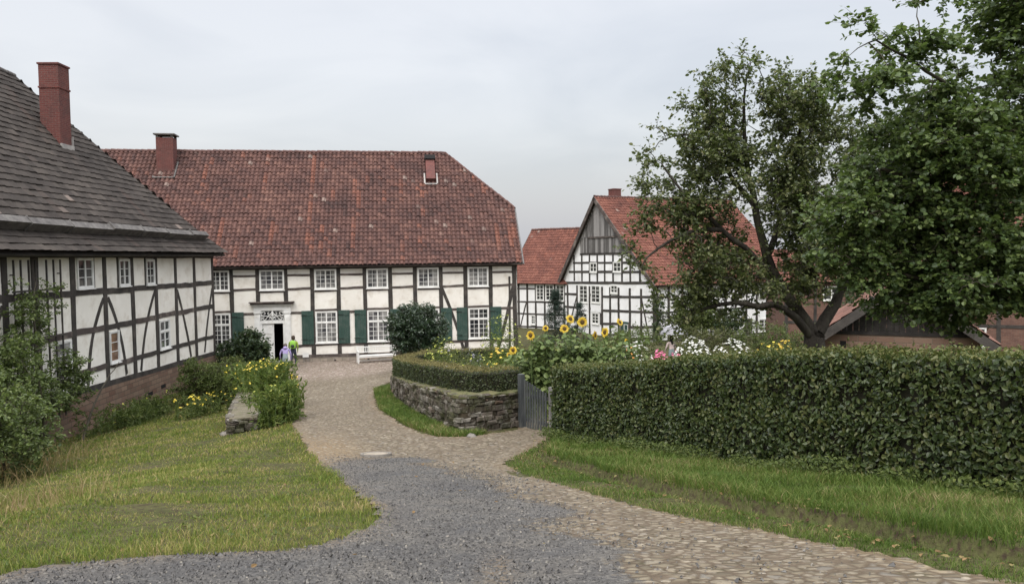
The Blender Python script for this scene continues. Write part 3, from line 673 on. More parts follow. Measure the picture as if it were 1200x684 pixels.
for u in (.13, 1.8, 3.6, 5.4, 7.2, 9, 10.8, 12.45): t.beam(FAr, (u, .4), (u, EZ-.05 if u < .5 or u > 12 else min(hipz, EZ+(min(u, DA-u))*1.0)), .2, -.05, .03)
for v in (.33, 1.7, 3.0, 4.3, 5.5): t.beam(FAr, (0.27, v), (DA, v), .16, -.05, .025, seg=10)
t.build('timber_frame', [TIMBER, TIMBER_WORN], A)
for i, (a, b) in enumerate(wins):
    window(A, FA, a, b, 4.19, 5.34, 2, 2, 4 if i != 1 else 4, glassm=GLASS_CURT if i not in (0,) else GLASS)
    if i != 1: window(A, FA, a, b, 1.08, 2.90, 2, 2, 4, trans=(.66, 2), glassm=GLASS_CURT if i in (2, 3) else GLASS)
for (a, b) in ((15.58, 16.22), (19.42, 20.09), (21.50, 22.14), (22.42, 23.08), (24.46, 25.1), (25.35, 26.0), (27.42, 28.08), (28.36, 29.0), (30.37, 31.03)): shutter(A, FA, a, b, 1.02, 2.96)
# portal: pilasters, frieze, cornice, carved fanlight
p_ = MB()
for a, b in ((16.80, 17.14), (18.46, 18.80)):
    p_.box(FA, a, b, .12, 3.05, -.02, .10); p_.box(FA, a+.06, b-.06, .5, 2.7, .1005, .125); p_.box(FA, a-.03, b+.03, .10, .42, .0, .13); p_.box(FA, a-.03, b+.03, 2.86, 3.04, .0, .14)
p_.box(FA, 16.78, 18.82, 3.045, 3.30, -.02, .12); p_.box(FA, 16.70, 18.90, 3.301, 3.38, -.02, .22); p_.box(FA, 17.141, 18.459, 2.28, 2.42, -.06, .09)
p_.box(FA, 17.141, 17.22, .12, 2.28, -.06, .07); p_.box(FA, 18.38, 18.459, .12, 2.28, -.06, .07)
portal = p_.build('portal', WHITE, A)
p_ = MB(); p_.box(FA, 16.62, 18.98, 3.381, 3.47, -.02, .30); p_.box(FA, 16.56, 19.04, 3.471, 3.53, -.02, .36); p_.build('cornice', TIMBER_WORN, portal)
fl = MB(); fl.box(FA, 17.141, 18.459, 2.421, 3.044, -.06, .035, 0); fl.build('fanlight_pane', GLASS, portal)
sc = MB(); cx, cz = 17.8, 2.73
def FAc(x, z, y=.07): return FA(x, z, y)
def spiral(cx, cz, r0, turns, a0, sgn):
    pts = []
    for k in range(15):
        q = k/14; an = a0+sgn*turns*2*math.pi*q; r_ = r0*(1-q*.85); pts.append(FAc(cx+r_*math.cos(an), cz+r_*math.sin(an)))
    return pts
for sx in (-1, 1):
    for (ox, oz, r0, a0) in ((.46, .12, .13, 0), (.46, -.13, .13, 3.14), (.19, .15, .12, 3.14), (.19, -.14, .12, 0)):
        sc.path(spiral(cx+sx*ox, cz+oz, r0, .85, a0 if sx > 0 else math.pi-a0, sx), .024, 5)
    sc.path([FAc(cx+sx*x, cz+z) for x, z in ((.0, .26), (.12, .02), (.30, -.02), (.48, .0), (.62, .02))], .026, 5)
    sc.path([FAc(cx+sx*x, cz+z) for x, z in ((.0, -.27), (.1, -.05), (.0, .1))], .026, 5)
    sc.path([FAc(cx+sx*x, cz+z) for x, z in ((.62, -.28), (.58, -.1), (.62, .1), (.58, .28))], .022, 5)
sc.path([FAc(cx, cz-.3), FAc(cx, cz+.3)], .03, 6); sc.path([FAc(17.16, 2.44), FAc(18.44, 2.44)], .03, 5); sc.path([FAc(17.16, 3.02), FAc(18.44, 3.02)], .03, 5)
sc.build('fanlight_carving', WHITE, portal, smooth=True)
# left leaf closed and patterned, right leaf standing open
d_ = MB(); d_.box(FA, 17.225, 17.86, .12, 2.275, -.05, .0)
for v0, v1 in ((.25, .95), (1.05, 1.6), (1.7, 2.2)): d_.box(FA, 17.31, 17.78, v0, v1, .0005, .025)
for k in range(5): d_.beam(FA, (17.33, .3+k*.4), (17.76, .5+k*.4), .03, .026, .034, seg=1)
dl = d_.build('door', WHITE, A); k_ = MB(); k_.bar(FA(17.80, 1.12, .0), FA(17.80, 1.12, .06), .03, 8); k_.build('handle', DARK, dl)
d_ = MB(); Fd = Fr(FA(18.375, 0, -.05), (0.12, 1, 0), (0, 0, 1)); d_.box(Fd, .02, .64, .12, 2.275, -.05, .0); d_.build('door', TIMBER_WORN, A)
st = MB(); st.box(FA, 16.85, 18.75, -.25, .03, .0, .75); st.box(FA, 16.99, 18.59, .02, .115, -.25, .32); st.build('doorstep', STONEGREY, A)
# roof
Sl = Vector((0, RY+.45, RZ-EZ+.1)); SA = Sl.length
FR = Fr((0, -.45, EZ-.10), (1, 0, 0), Sl); hs = SA*((hipz-EZ+.1)/(RZ-EZ+.1)); ri = 28.2
ov = LA+.3
roof = tiled_slope('roof', TILE_A, A, FR, [(-.3, 0), (ov, 0), (ov, hs), (ri, SA), (-.3, SA)], .262, .335, hz=.085, lip=.040, sag=.05, flare=.05)
FRb = Fr((LA, DA+.45, EZ-.10), (-1, 0, 0), (0, -(DA-RY+.45), RZ-EZ+.1))
tiled_slope('back_roof', TILE_A, A, FRb, [(-.3, 0), (LA+.3, 0), (LA+.3, SA), (LA-ri, SA), (-.3, hs)], .262, .335, sub=4)
yf = -.45+(RY+.45)*hs/SA; yb = DA-yf; hv = Vector((ri-ov, 0, RZ-hipz)); FRh = Fr((ov, yf, hipz), (0, 1, 0), hv)
tiled_slope('hip_roof', TILE_A, A, FRh, [(-.1, 0), (yb-yf+.1, 0), ((yb-yf)/2+.1, hv.length), ((yb-yf)/2-.1, hv.length)], .262, .335, sub=6)
mb = MB(); z = lambda F, a, b, c=-.05: F(a, b, c)
mb.poly([FR(-.25, .02, -.06), FR(ov-.03, .02, -.06), FR(ov-.03, hs, -.24), FR(ri, SA-.02, -.24), FR(-.25, SA-.02, -.24)])
mb.poly([FRb(-.25, .02, -.06), FRb(LA+.25, .02, -.06), FRb(LA+.25, SA-.02, -.06), FRb(LA-ri, SA-.02, -.06), FRb(-.25, hs, -.06)])
mb.poly([FRh(0, 0, -.05), FRh(yb-yf, 0, -.05), FRh((yb-yf)/2, hv.length, -.05)])
mb.box(FR, -.28, ov-.02, -.02, .04, -.09, -.03); mb.build('roof_boarding', TIMBER_WORN, A)
ridge(roof, (-.3, RY, RZ+.03), (ri, RY, RZ+.03), RIDGEM); ridge(roof, (ri, RY, RZ+.02), (ov, yf, hipz+.05), RIDGEM, .10)
mb = MB(); Fv = Fr(FR(ov, 0, 0), (0, 1, 0), (0, 0, 1))
mb.bar(FR(ov+.03, -.02, -.02), FR(ov+.03, hs, -.02), .07, 4); mb.bar(FRb(-.33, 0, -.02), FRb(-.33, hs, -.02), .07, 4); mb.bar(FR(ov+.02, hs-.02, .0), FRb(-.32, hs, .0), .06, 6)
mb.build('verge_board', GREYWOOD, A)
def chimney(parent, x, y, w_, d_, z0, z1, cap=True, band=False, mat=None):
    F = WORLD; c = MB(); c.box(F, x-w_/2, x+w_/2, y-d_/2, y+d_/2, z0, z1)
    if band: c.box(F, x-w_/2-.03, x+w_/2+.03, y-d_/2-.03, y+d_/2+.03, z1-(z1-z0)*.26, z1-(z1-z0)*.26+.07)
    o = c.build('chimney', mat or BRICK, parent)
    k = MB()
    if cap:
        for sx in (-1, 1):
            for sy in (-1, 1): k.box(F, x+sx*(w_/2-.07)-.07, x+sx*(w_/2-.07)+.07, y+sy*(d_/2-.07)-.07, y+sy*(d_/2-.07)+.07, z1+.001, z1+.16)
        k.box(F, x-w_/2-.12, x+w_/2+.12, y-d_/2-.12, y+d_/2+.12, z1+.161, z1+.24)
    else: k.box(F, x-w_/2-.04, x+w_/2+.04, y-d_/2-.04, y+d_/2+.04, z1+.001, z1+.07)
    k.build('cap', SLABRIDGE if cap else mat or BRICK, o)
    return o
# the brick stack left of the ridge; world (-21.3, 47.3)
cxl = (-21.3+31.365)*math.cos(thA)+(47.3-41.381)*math.sin(thA)
ch = chimney(roof, cxl, 5.45, 1.0, .9, 10.6, 13.55)
fl = MB(); fl.path([FR(cxl-.62, 7.6, .06), FR(cxl-.62, 7.45, .06), FR(cxl+.62, 7.45, .06), FR(cxl+.62, 8.9, .06)], .05, 4); fl.build('flashing', SLABRIDGE, ch)
# low stub of a removed stack, wrapped in its flashing
uu = 27.15; st_ = MB(); st_.box(FR, uu-.28, uu+.30, 7.15, 9.0, .0, .30); st_.box(FR, uu-.34, uu+.36, 8.95, 9.35, .05, .42, 1)
for k in (-1, 1): st_.box(FR, uu+.01+k*.40-.045, uu+.01+k*.40+.045, 6.9, 7.85, .02, .12, 2)
st_.box(FR, uu-.38, uu+.40, 6.82, 6.9, .02, .12, 2)
st_.build('chimney_stub', [BRICK, DARK, STONEGREY], roof)

# ================================================================== L: farmhouse on the left with the stone slab roof
B = empty('farmhouse', (-14.55, 12.0, 0), R(91.85), 'near half-timbered house on the left with dark grey slab roof and tall brick chimney', 'farmhouse')
LL, DL = 27.75, 12.4
FL = Fr((0, 0, 0), (1, 0, 0), (0, 0, 1)); FLr = Fr((LL, 0, 0), (0, 1, 0), (0, 0, 1)); FLl = Fr((0, DL, 0), (0, -1, 0), (0, 0, 1))
def sill_z(u): return 1.52-.0255*(u-12.8)
mb = MB(); wallplane(mb, FL, [(0, 1.6), (LL, 1.15), (LL, 6.2), (0, 6.45)]); wallplane(mb, FLr, [(.26, 1.1), (DL, 1.1), (DL, 6.2), (.26, 6.2)]); wallplane(mb, FLl, [(0, 1.1), (DL-.26, 1.1), (DL-.26, 6.4), (DL/2, 13.6), (0, 6.4)])
mb.build('wall', PLASTER, B)
t = MB()
pl = [.2, 2.3, 4.4, 6.4, 8.5, 10.51, 12.04, 14.21, 16.43, 18.62, 20.83, 22.9, 25.14, 27.6]
for u in pl: t.beam(FL, (u+random.uniform(-.03, .03), sill_z(u)+.08), (u, 6.15), .27 if u != 12.04 else .36, -.05, .031)
for a, b in zip(pl[:-1], pl[1:]):
    for (v0, v1, v2, v3, wd) in ((4.92, 4.90, 4.78, 4.78, .22), (3.50, 3.50, 3.60, 3.60, .21), (2.12, 2.08, 2.02, 2.0, .19)):
        za = lambda u: v0+(v2-v0)*(u-12)/15.6
        t.beam(FL, (a+.11, za(a)+random.uniform(-.03, .03)), (b-.11, za(b)+random.uniform(-.03, .03)), wd, -.05, .026, 0 if wd == .22 else random.choice((0, 1)), seg=4, wob=.02)
t.beam(FL, (0, sill_z(0)), (LL+.03, sill_z(LL)), .22, -.05, .040, seg=18, wob=.012); t.beam(FL, (0, 6.30), (LL+.03, 6.15), .22, -.05, .037, seg=18, wob=.01)
for p, q, bw in (((16.32, 4.62), (15.0, 1.62), -.28), ((16.62, 4.62), (17.90, 1.55), .22), ((20.70, 4.68), (19.15, 1.50), -.22), ((23.05, 4.60), (24.45, 1.36), .10), ((27.5, 4.5), (26.2, 1.36), -.08), ((4.5, 4.7), (6.2, 1.8), .15), ((10.4, 4.7), (8.9, 1.7), -.15)):
    t.beam(FL, p, q, .17, -.05, .021, bow=bw, seg=8)
for u in (14.36, 15.66, 17.46, 18.47, 19.82, 20.73): t.beam(FL, (u, 4.95), (u, 6.1), .10, -.05, .023, seg=2)
for u in (.13, 2.5, 4.9, 7.3, 9.8, 12.2): t.beam(FLr, (u, 1.2), (u, 6.1), .22, -.05, .03)
for v in (1.25, 2.1, 3.5, 4.8, 6.1): t.beam(FLr, (.27, v), (DL, v), .18, -.05, .025, seg=8)
t.build('timber_frame', [TIMBER, TIMBER_WORN], B)
window(B, FL, 14.50, 15.58, 5.03, 6.10, 2, 1, 3); window(B, FL, 17.53, 18.40, 5.0, 6.05, 2, 1, 3); window(B, FL, 19.89, 20.68, 4.96, 6.02, 1, 2, 3)
oc = glass('glass_with_ochre_blind', (.10, .055, .035), (.24, .14, .08), .9)
window(B, FL, 16.60, 17.34, 2.14, 3.34, 1, 1, 3, glassm=oc); window(B, FL, 20.98, 22.03, 2.12, 3.38, 2, 1, 2, trans=(.62, 1)); window(B, FL, 12.98, 13.95, 1.62, 3.34, 2, 1, 4, glassm=GLASS_CURT)
mb = MB(); mb.box(FL, 0, LL+.06, -.7, sill_z(LL)-.10, -.3, .05); mb.poly([FL(0, sill_z(LL)-.10, .045), FL(LL, sill_z(LL)-.10, .045), FL(0, sill_z(0)-.1, .045)]); mb.box(FLr, .31, DL, -.7, 1.10, -.25, .06)
for u, v in ((19.6, .35), (20.9, .45)): mb.box(FL, u, u+.45, v, v+.16, .047, .056, 1)
mb.box(FL, 16.5, 26, -.5, -.02, .052, .62, 2)
mb.build('stone_base', [SANDST, DARK, STONEGREY], B)
# slab roof, fully hipped at the far end
EZL, RZL, RYL = 6.22, 14.0, 6.1
Sl = Vector((0, RYL+.55, RZL-EZL)); SLn = Sl.length; FRL = Fr((0, -.55, EZL), (1, 0, 0), Sl); rl = 21.7
roofL = tiled_slope('roof', SLAB, B, FRL, [(-2, 0), (LL+.5, 0), (rl, SLn), (-2, SLn)], .42, .33, prof='flat', lip=.034, jit=.006, sub=4, sag=.06, flare=.16)
FRLb = Fr((LL, DL+.55, EZL), (-1, 0, 0), (0, -(DL-RYL+.55), RZL-EZL)); tiled_slope('back_roof', SLAB, B, FRLb, [(-.5, 0), (LL+2, 0), (LL+2, SLn), (LL-rl, SLn)], .5, .37, prof='flat', lip=.04, sub=4)
hv = Vector((rl-LL-.5, 0, RZL-EZL)); FRLh = Fr((LL+.5, -.55, EZL), (0, 1, 0), hv); tiled_slope('hip_roof', SLAB, B, FRLh, [(0, 0), (DL+1.1, 0), ((DL+1.1)/2+.1, hv.length), ((DL+1.1)/2-.1, hv.length)], .5, .37, prof='flat', lip=.04, sub=4)
mb = MB(); mb.poly([FRL(-1.9, .03, -.06), FRL(LL+.30, .03, -.06), FRL(rl, SLn, -.35), FRL(-1.9, SLn, -.35)]); mb.poly([FRLh(.15, 0.03, -.10), FRLh(DL+.95, .03, -.10), FRLh((DL+1.1)/2, hv.length, -.35)])
mb.box(FRL, -1.9, LL+.4, .0, .05, -.12, -.03); mb.build('roof_boarding', TIMBER, B)
hp = MB(); 
ridge(roofL, (-2, RYL, RZL+.02), (rl, RYL, RZL+.02), SLABRIDGE, .10, .5)
# long stone gutter board lying on the slope above the eave, in lengths
gb = MB(); x = -2.0
while x < LL-1.0:
    ln = random.uniform(2.0, 2.8); dz = random.uniform(-.02, .02)
    gb.box(FRL, x+.02, min(x+ln, LL-.9)-.02, .96+dz, 1.22+dz, .02, .36+dz); gb.box(FRL, x-.01, x+.05, .93+dz, 1.26+dz, .03, .39+dz); x += ln
gb.build('snow_guard', SLABRIDGE, roofL)
# chimney at world (-18.4,31.2): local x = Y-12
cl_ = chimney(roofL, 20.6, 3.8, .84, .80, 10.4, 14.10, cap=False, band=True)
fl = MB(); fl.box(WORLD, 20.12, 21.08, 3.31, 3.397, 10.66, 10.86); fl.box(WORLD, 21.022, 21.06, 3.33, 4.25, 10.85, 11.25); fl.build('flashing', STONEGREY, cl_)

# trellis on the near part of the left house
tr = empty('trellis', (-14.55, 12.0, 0), R(91.85), 'dark wooden lattice trellis fixed to the near end of the left house wall', 'trellis')
mb = MB()
for u in (10.75, 11.1, 11.5, 11.85, 12.45, 12.85, 13.25): mb = MB(); mb.beam(FL, (u, .9), (u, 6.05), .055, .13, .17, seg=3, wob=.01); mb.build('upright', TIMBER, tr)
for v in (2.1, 3.6, 5.1): mb = MB(); mb.beam(FL, (10.6, v), (13.4, v), .06, .171, .205, seg=3, wob=.01); mb.build('crossbar', TIMBER, tr)
for u in (10.75, 13.25):
    for v in (1.6, 5.6): mb = MB(); mb.box(FL, u-.02, u+.02, v-.02, v+.02, .038, .13); mb.build('bracket', TIMBER, tr)

# ================================================================== B: gable house on the right, with its wing
thB = R(28); Hb = empty('gable_house', (11.22, 60.0, -1.2), thB, 'half-timbered gable house with grey boarded gable top and orange red roof', 'house')
LB, WB, z0 = 15.2, 13.6, 1.2      # local z = world z + 1.2
eB, rB, ryB = 3.75+z0, 10.95+z0, 7.9
FS = Fr((0, 0, 0), (1, 0, 0), (0, 0, 1)); FG = Fr((0, WB, 0), (0, -1, 0), (0, 0, 1)); FBk = Fr((LB, 0, 0), (0, 1, 0), (0, 0, 1))
gz0 = 6.05+z0
mb = MB(); wallplane(mb, FS, [(.26, -.3), (LB, -.3), (LB, eB), (.26, eB)]); wallplane(mb, FG, [(0, -.3), (WB, -.3), (WB, eB), (WB-ryB, rB-.15), (0, eB)]); wallplane(mb, FBk, [(.26, -.3), (WB, -.3), (WB, eB), (ryB, rB-.15), (.26, eB)])
PL_W = basic('white_plaster', (.66, .66, .65), (.80, .80, .79), .7, .9, .2, 18, dirt=((.5, .47, .42), 1.3, .4), spec=.15)
mb.build('wall', PL_W, Hb)
t = MB()
def gu(y): return y      # u on the gable runs from the far end
vg = lambda v: v+z0
for u in (.12, .75, 2.35, 4.38, 6.33, 7.51, 8.75, 10.3, 11.8, 13.42): t.beam(FG, (u, 0), (u, vg(3.2)), .25 if u < 13 else .30, -.05, .030)
for v in (2.35, 1.15, -.0, -.95):
    segs = [(0, 2.35), (4.4, 4.6), (6.4, 13.5)] if v > 1 else [(0, 2.3), (6.4, 8.75), (10.35, 13.5)]
    for a, b in segs: t.beam(FG, (a, vg(v)), (b, vg(v+.25*(b/13.5))), .20, -.05, .025, seg=6)
t.beam(FG, (0, vg(3.38)), (WB, vg(3.72)), .22, -.05, .036, seg=10)
t.beam(FG, (11.85, vg(2.4)), (12.9, vg(-1)), .15, -.05, .02); t.beam(FG, (2.3, vg(2.2)), (1.3, vg(.1)), .15, -.05, .02)
def gtop(u):   # roof height above the gable at u
    return (eB+(rB-eB)*min(1, u/(WB-ryB))) if u < WB-ryB else (eB+(rB-eB)*(WB-u)/ryB)
for u in (1.91, 3.19, 4.42, 5.62, 6.75, 7.97, 9.24, 10.38, 11.66): t.beam(FG, (u, vg(3.6)), (u, min(gz0, gtop(u)-.2)), .22, -.05, .028)
t.beam(FG, (1.0, vg(4.42)), (12.3, vg(4.55)), .20, -.05, .024, seg=8); t.beam(FG, (1.7, vg(5.25)), (11.0, vg(5.3)), .18, -.05, .023, seg=8)
t.beam(FG, (2.9, gz0-.02), (10.3, gz0), .18, -.05, .034, seg=6)
for u in (.15, 1.3, 2.7, 4.1, 5.7, 7.3, 8.4, 9.6, 10.8, 12.4, 13.3): t.beam(FS, (u, 0), (u, eB-.2), .23 if u > .2 else .28, -.05, .030)
for v in (2.6, 1.35, .05, -.9): t.beam(FS, (0, vg(v)), (LB, vg(v)), .15, -.05, .025, seg=10)
t.beam(FS, (0, eB-.12), (LB, eB-.12), .2, -.05, .035, seg=10); t.beam(FS, (2.6, 3.5), (1.4, .6), .15, -.05, .02)
t.build('timber_frame', TIMBER, Hb)
bd = MB(); u = 3.0
while u < 10.2:      # upright boards in two stages under the ridge
    w_ = random.uniform(.16, .28); hh = min(gtop(u+.02), gtop(u+w_))-.25
    if hh > gz0+.15:
        top = min(hh, 8.7+random.uniform(-.05, .02)); bd.box(FG, u, u+w_-.012, gz0+.08, top, .0, .055+random.uniform(0, .015))
        if hh > 8.8: bd.box(FG, u, u+w_-.012, 8.72, hh, .0, .085+random.uniform(0, .015))
    u += w_
bd.box(FG, 4.3, 9.0, 8.60, 8.74, .101, .13, 1); bd.build('gable_boards', [basic('gable_planks', (.085, .08, .075), (.24, .23, .22), 1.2, .9, .5, 20, stretch=(5, 5, .6), island=.9), TIMBER_WORN], Hb)
for a, b, c, d, kw in ((4.50, 5.60, 4.42, 5.28, dict(cols=1, rows=2)), (8.0, 9.15, 4.48, 5.36, dict(cols=1, rows=2)), (2.75, 4.12, 1.66, 3.26, dict(cols=1, rows=4)), (4.66, 6.06, 1.74, 3.30, dict(cols=1, rows=4)), (7.62, 8.64, 2.68, 3.40, dict(cols=1, rows=2)), (4.74, 5.84, -.12, .9, dict(cols=1, rows=3)), (2.82, 4.02, -.22, .78, dict(cols=1, rows=3))):
    window(Hb, FG, a, b, vg(c), vg(d), 2, trim=.08, mb=.05, **kw)
aprons = MB()
for a, b in ((2.7, 4.15), (4.62, 6.1)): aprons.box(FG, a, b, vg(.95), vg(1.58), .0, .05)
aprons.build('window_apron', PL_W, Hb)
d_ = MB(); d_.box(FG, 8.98, 10.25, -.3, vg(.40), .0, .03, 0); d_.box(FG, 9.0, 9.12, -.3, vg(.38), .031, .07, 1); d_.box(FG, 10.12, 10.24, -.3, vg(.38), .031, .07, 1)
for v0, v1 in ((.3, .75), (.85, 1.4)): d_.box(FG, 9.5, 9.56, v0, v1, .031, .05, 2); d_.box(FG, 10.0, 10.06, v0, v1, .031, .05, 2); d_.box(FG, 9.561, 9.999, v1-.05, v1, .031, .05, 2); d_.box(FG, 9.561, 9.999, v0, v0+.05, .031, .05, 2)
d_.build('door', [GREEN, TIMBER_WORN, WHITE], Hb)
s_ = MB(); s_.box(FG, 6.05, 6.45, vg(-.1), vg(.9), .04, .07); s_.build('shutter', TIMBER, Hb)
for a, b, c, d in ((1.5, 2.45, 1.85, 2.8), (4.35, 5.5, 2.1, 3.4), (6.3, 7.3, -.6, .8), (7.6, 8.2, -.6, .75), (11.0, 12.3, -.75, .35), (8.5, 9.5, 2.1, 3.3), (11.0, 12.2, 2.1, 3.3)): window(Hb, FS, a, b, vg(c), vg(d), 2, 1, 3, trim=.08, mb=.05)
s_ = MB(); s_.box(FS, 9.7, 10.2, vg(-.8), vg(.45), .04, .07); s_.build('shutter', TIMBER, Hb)
Sl = Vector((0, ryB+.4, rB-eB+.25)); FR = Fr((0, -.4, eB-.25), (1, 0, 0), Sl)
rf = tiled_slope('roof', TILE_B, Hb, FR, [(-.35, 0), (LB+.3, 0), (LB+.3, Sl.length), (-.35, Sl.length)], .27, .34, hz=.07, lip=.04, sub=6, sag=.1)
S2 = Vector((0, -(WB-ryB+.4), rB-eB+.25)); FR2 = Fr((LB, WB+.4, eB-.25), (-1, 0, 0), S2)
tiled_slope('back_roof', TILE_B, Hb, FR2, [(-.3, 0), (LB+.35, 0), (LB+.35, S2.length), (-.3, S2.length)], .27, .34, sub=4)
ridge(rf, (-.35, ryB, rB+.05), (LB+.3, ryB, rB+.05), RIDGEM, .12)
bb = MB()
for Fq, ln, sg in ((FR, Sl.length, -.40),): bb.box(Fq, -.42, -.35, -.05, ln+.06, -.30, .05)
bb.box(FR2, LB+.35, LB+.42, -.05, S2.length+.03, -.30, .05); bb.box(FR, -.35, LB+.3, -.03, .03, -.1, -.03)
bb.poly([FR(-.34, .03, -.07), FR(LB+.25, .03, -.07), FR(LB+.25, Sl.length, -.07), FR(-.34, Sl.length, -.07)]); bb.poly([FR2(-.25, .03, -.07), FR2(LB+.34, .03, -.07), FR2(LB+.34, S2.length, -.07), FR2(-.25, S2.length, -.07)])
bb.build('barge_board', TIMBER_WORN, Hb)
chimney(rf, 2.2, ryB+.5, .8, .8, rB-.6, rB+.75, cap=False, mat=BRICK)

thC = R(-35); Hc = empty('wing_house', (-.2, 75.5, -1.2), thC, 'low half-timbered wing with three tall windows in a row, left of the gable house', 'house')
FC = Fr((0, 0, 0), (1, 0, 0), (0, 0, 1)); eC, rC, WC = 3.45+z0, 8.55+z0, 9.0
FCl = Fr((0, WC, 0), (0, -1, 0), (0, 0, 1))
mb = MB(); wallplane(mb, FC, [(0, -.3), (8, -.3), (8, eC), (0, eC)]); wallplane(mb, FCl, [(0, -.3), (WC-.26, -.3), (WC-.26, eC), (WC/2, rC-.1), (0, eC)]); mb.build('wall', PL_W, Hc)
t = MB()
for u in (.12, 1.05, 2.05, 3.02, 4.05, 5.18, 6.40, 7.5): t.beam(FC, (u, 0), (u, eC-.1), .20, -.05, .03)
for v in (2.77, 1.50, .34, -.9): 
    if v == 2.77: t.beam(FC, (0, vg(v)), (3, vg(v)), .14, -.05, .025)
    else: t.beam(FC, (0, vg(v)), (8, vg(v)), .14, -.05, .025, seg=8)
t.beam(FC, (0, eC-.08), (8, eC-.08), .2, -.05, .035, seg=8); t.beam(FC, (1.95, vg(1.5)), (1.2, vg(-1)), .13, -.05, .02)
t.build('timber_frame', TIMBER, Hc)
for a, b, c, d in ((3.08, 3.98, 1.66, 3.2), (4.14, 5.10, 1.66, 3.2), (5.30, 6.26, 1.66, 3.2)): window(Hc, FC, a, b, vg(c), vg(d), 2, 1, 4, trim=.08, mb=.045)
window(Hc, FC, 2.48, 2.98, vg(-.68), vg(.22), 1, 2, 3, trim=.06, mb=.04); window(Hc, FC, 4.4, 4.9, vg(-.1), vg(.25), 1, 1, 1)
Sl = Vector((0, WC/2+.35, rC-eC+.2)); FR = Fr((0, -.35, eC-.2), (1, 0, 0), Sl); rf = tiled_slope('roof', TILE_B, Hc, FR, [(-.3, 0), (8, 0), (9, Sl.length), (-.3, Sl.length)], .27, .34, hz=.05, lip=.04, sub=6, sag=.05)
S2 = Vector((0, -(WC/2+.35), rC-eC+.2)); FR2 = Fr((9, WC+.35, eC-.2), (-1, 0, 0), S2); tiled_slope('back_roof', TILE_B, Hc, FR2, [(0, 0), (9.3, 0), (9.3, S2.length), (0, S2.length)], .27, .34, sub=4)
ridge(rf, (-.3, WC/2, rC+.05), (9, WC/2, rC+.05), RIDGEM, .12)
bb = MB(); bb.box(FR, -.36, -.3, -.05, Sl.length+.05, -.25, .05); bb.box(FR2, 9.3, 9.36, -.05, S2.length, -.25, .05); bb.poly([FR(-.28, .03, -.07), FR(8, .03, -.07), FR(9, Sl.length, -.07), FR(-.28, Sl.length, -.07)])
bb.build('barge_board', TIMBER_WORN, Hc)

# ================================================================== D: brick farm building behind the trees
Hd = empty('brick_house', (24.2, 45.5, -.6), R(-26), 'tall red brick timber framed farm building behind the trees at the right edge', 'house')
FD = Fr((0, 0, 0), (1, 0, 0), (0, 0, 1)); FDl = Fr((0, 11, 0), (0, -1, 0), (0, 0, 1)); eD, rD, LD = 6.1, 13.0, 20
BRICK_D = brick('pale_red_brick', (.12, .062, .048), (.17, .095, .07), (.15, .12, .10))
mb = MB(); wallplane(mb, FD, [(.26, -.5), (LD, -.5), (LD, eD), (.26, eD)]); wallplane(mb, FDl, [(0, -.5), (11, -.5), (11, eD), (5.5, rD-.1), (0, eD)]); mb.build('wall', BRICK_D, Hd)
t = MB()
for u in (.14, 2, 4, 6, 8, 10, 12, 14, 16, 18, 19.8): t.beam(FD, (u, 0), (u, eD-.1), .2, -.05, .03)
for v in (.3, 2.2, 4.1, 6.0): t.beam(FD, (0, v), (LD, v), .18, -.05, .025, seg=12)
t.build('timber_frame', TIMBER, Hd)
for u in (2.3, 6.3, 10.3, 14.3): window(Hd, FD, u, u+1.1, 3.9 if u < 3 else 4.3, 5.2 if u < 3 else 5.6, 2, 1, 3); window(Hd, FD, u, u+1.1, 1.0, 2.1, 2, 1, 3)
Sl = Vector((0, 5.9, rD-eD+.2)); FR = Fr((0, -.4, eD-.2), (1, 0, 0), Sl); rf = tiled_slope('roof', TILE_B, Hd, FR, [(-.3, 0), (LD, 0), (LD, Sl.length), (-.3, Sl.length)], .27, .34, hz=.05, lip=.04, sub=6)
S2 = Vector((0, -5.9, rD-eD+.2)); FR2 = Fr((LD, 11.4, eD-.2), (-1, 0, 0), S2); tiled_slope('back_roof', TILE_B, Hd, FR2, [(0, 0), (LD+.3, 0), (LD+.3, S2.length), (0, S2.length)], .27, .34, sub=4)
ridge(rf, (-.3, 5.5, rD+.05), (LD, 5.5, rD+.05), RIDGEM)
bb = MB(); bb.box(FR, -.36, -.3, -.05, Sl.length+.05, -.25, .05); bb.box(FR2, LD+.3, LD+.36, -.05, S2.length, -.25, .05); bb.poly([FR(-.28, .03, -.07), FR(LD, .03, -.07), FR(LD, Sl.length, -.07), FR(-.28, Sl.length, -.07)])
bb.build('barge_board', TIMBER_WORN, Hd)

Ha = empty('brick_annex', (16.3, 46.0, -.6), R(-10), 'low brick outbuilding with small white window seen between the apple trunk and the shed', 'house')
mb = MB(); wallplane(mb, FS, [(.26, -.5), (9, -.5), (9, 4.9), (.26, 4.9)]); FAnl = Fr((0, 7, 0), (0, -1, 0), (0, 0, 1)); wallplane(mb, FAnl, [(0, -.5), (7, -.5), (7, 4.9), (3.5, 6.6), (0, 4.9)]); mb.build('wall', BRICK_D, Ha)
t = MB()
for u in (.14, 1.8, 3.6, 5.4, 7.2, 8.9): t.beam(FS, (u, 0), (u, 4.8), .18, -.05, .03)
for v in (.3, 2.4, 4.75): t.beam(FS, (0, v), (9, v), .16, -.05, .025, seg=8)
t.build('timber_frame', TIMBER, Ha); window(Ha, FS, 2.2, 3.2, 3.7, 4.55, 2, 1, 2, mb=.05); window(Ha, FS, 5.8, 6.8, 3.7, 4.55, 2, 1, 2, mb=.05)
Sl = Vector((0, 3.9, 2.0)); FR = Fr((0, -.4, 4.75), (1, 0, 0), Sl); S2 = Vector((0, -3.9, 2.0)); FR2 = Fr((9, 7.4, 4.75), (-1, 0, 0), S2)
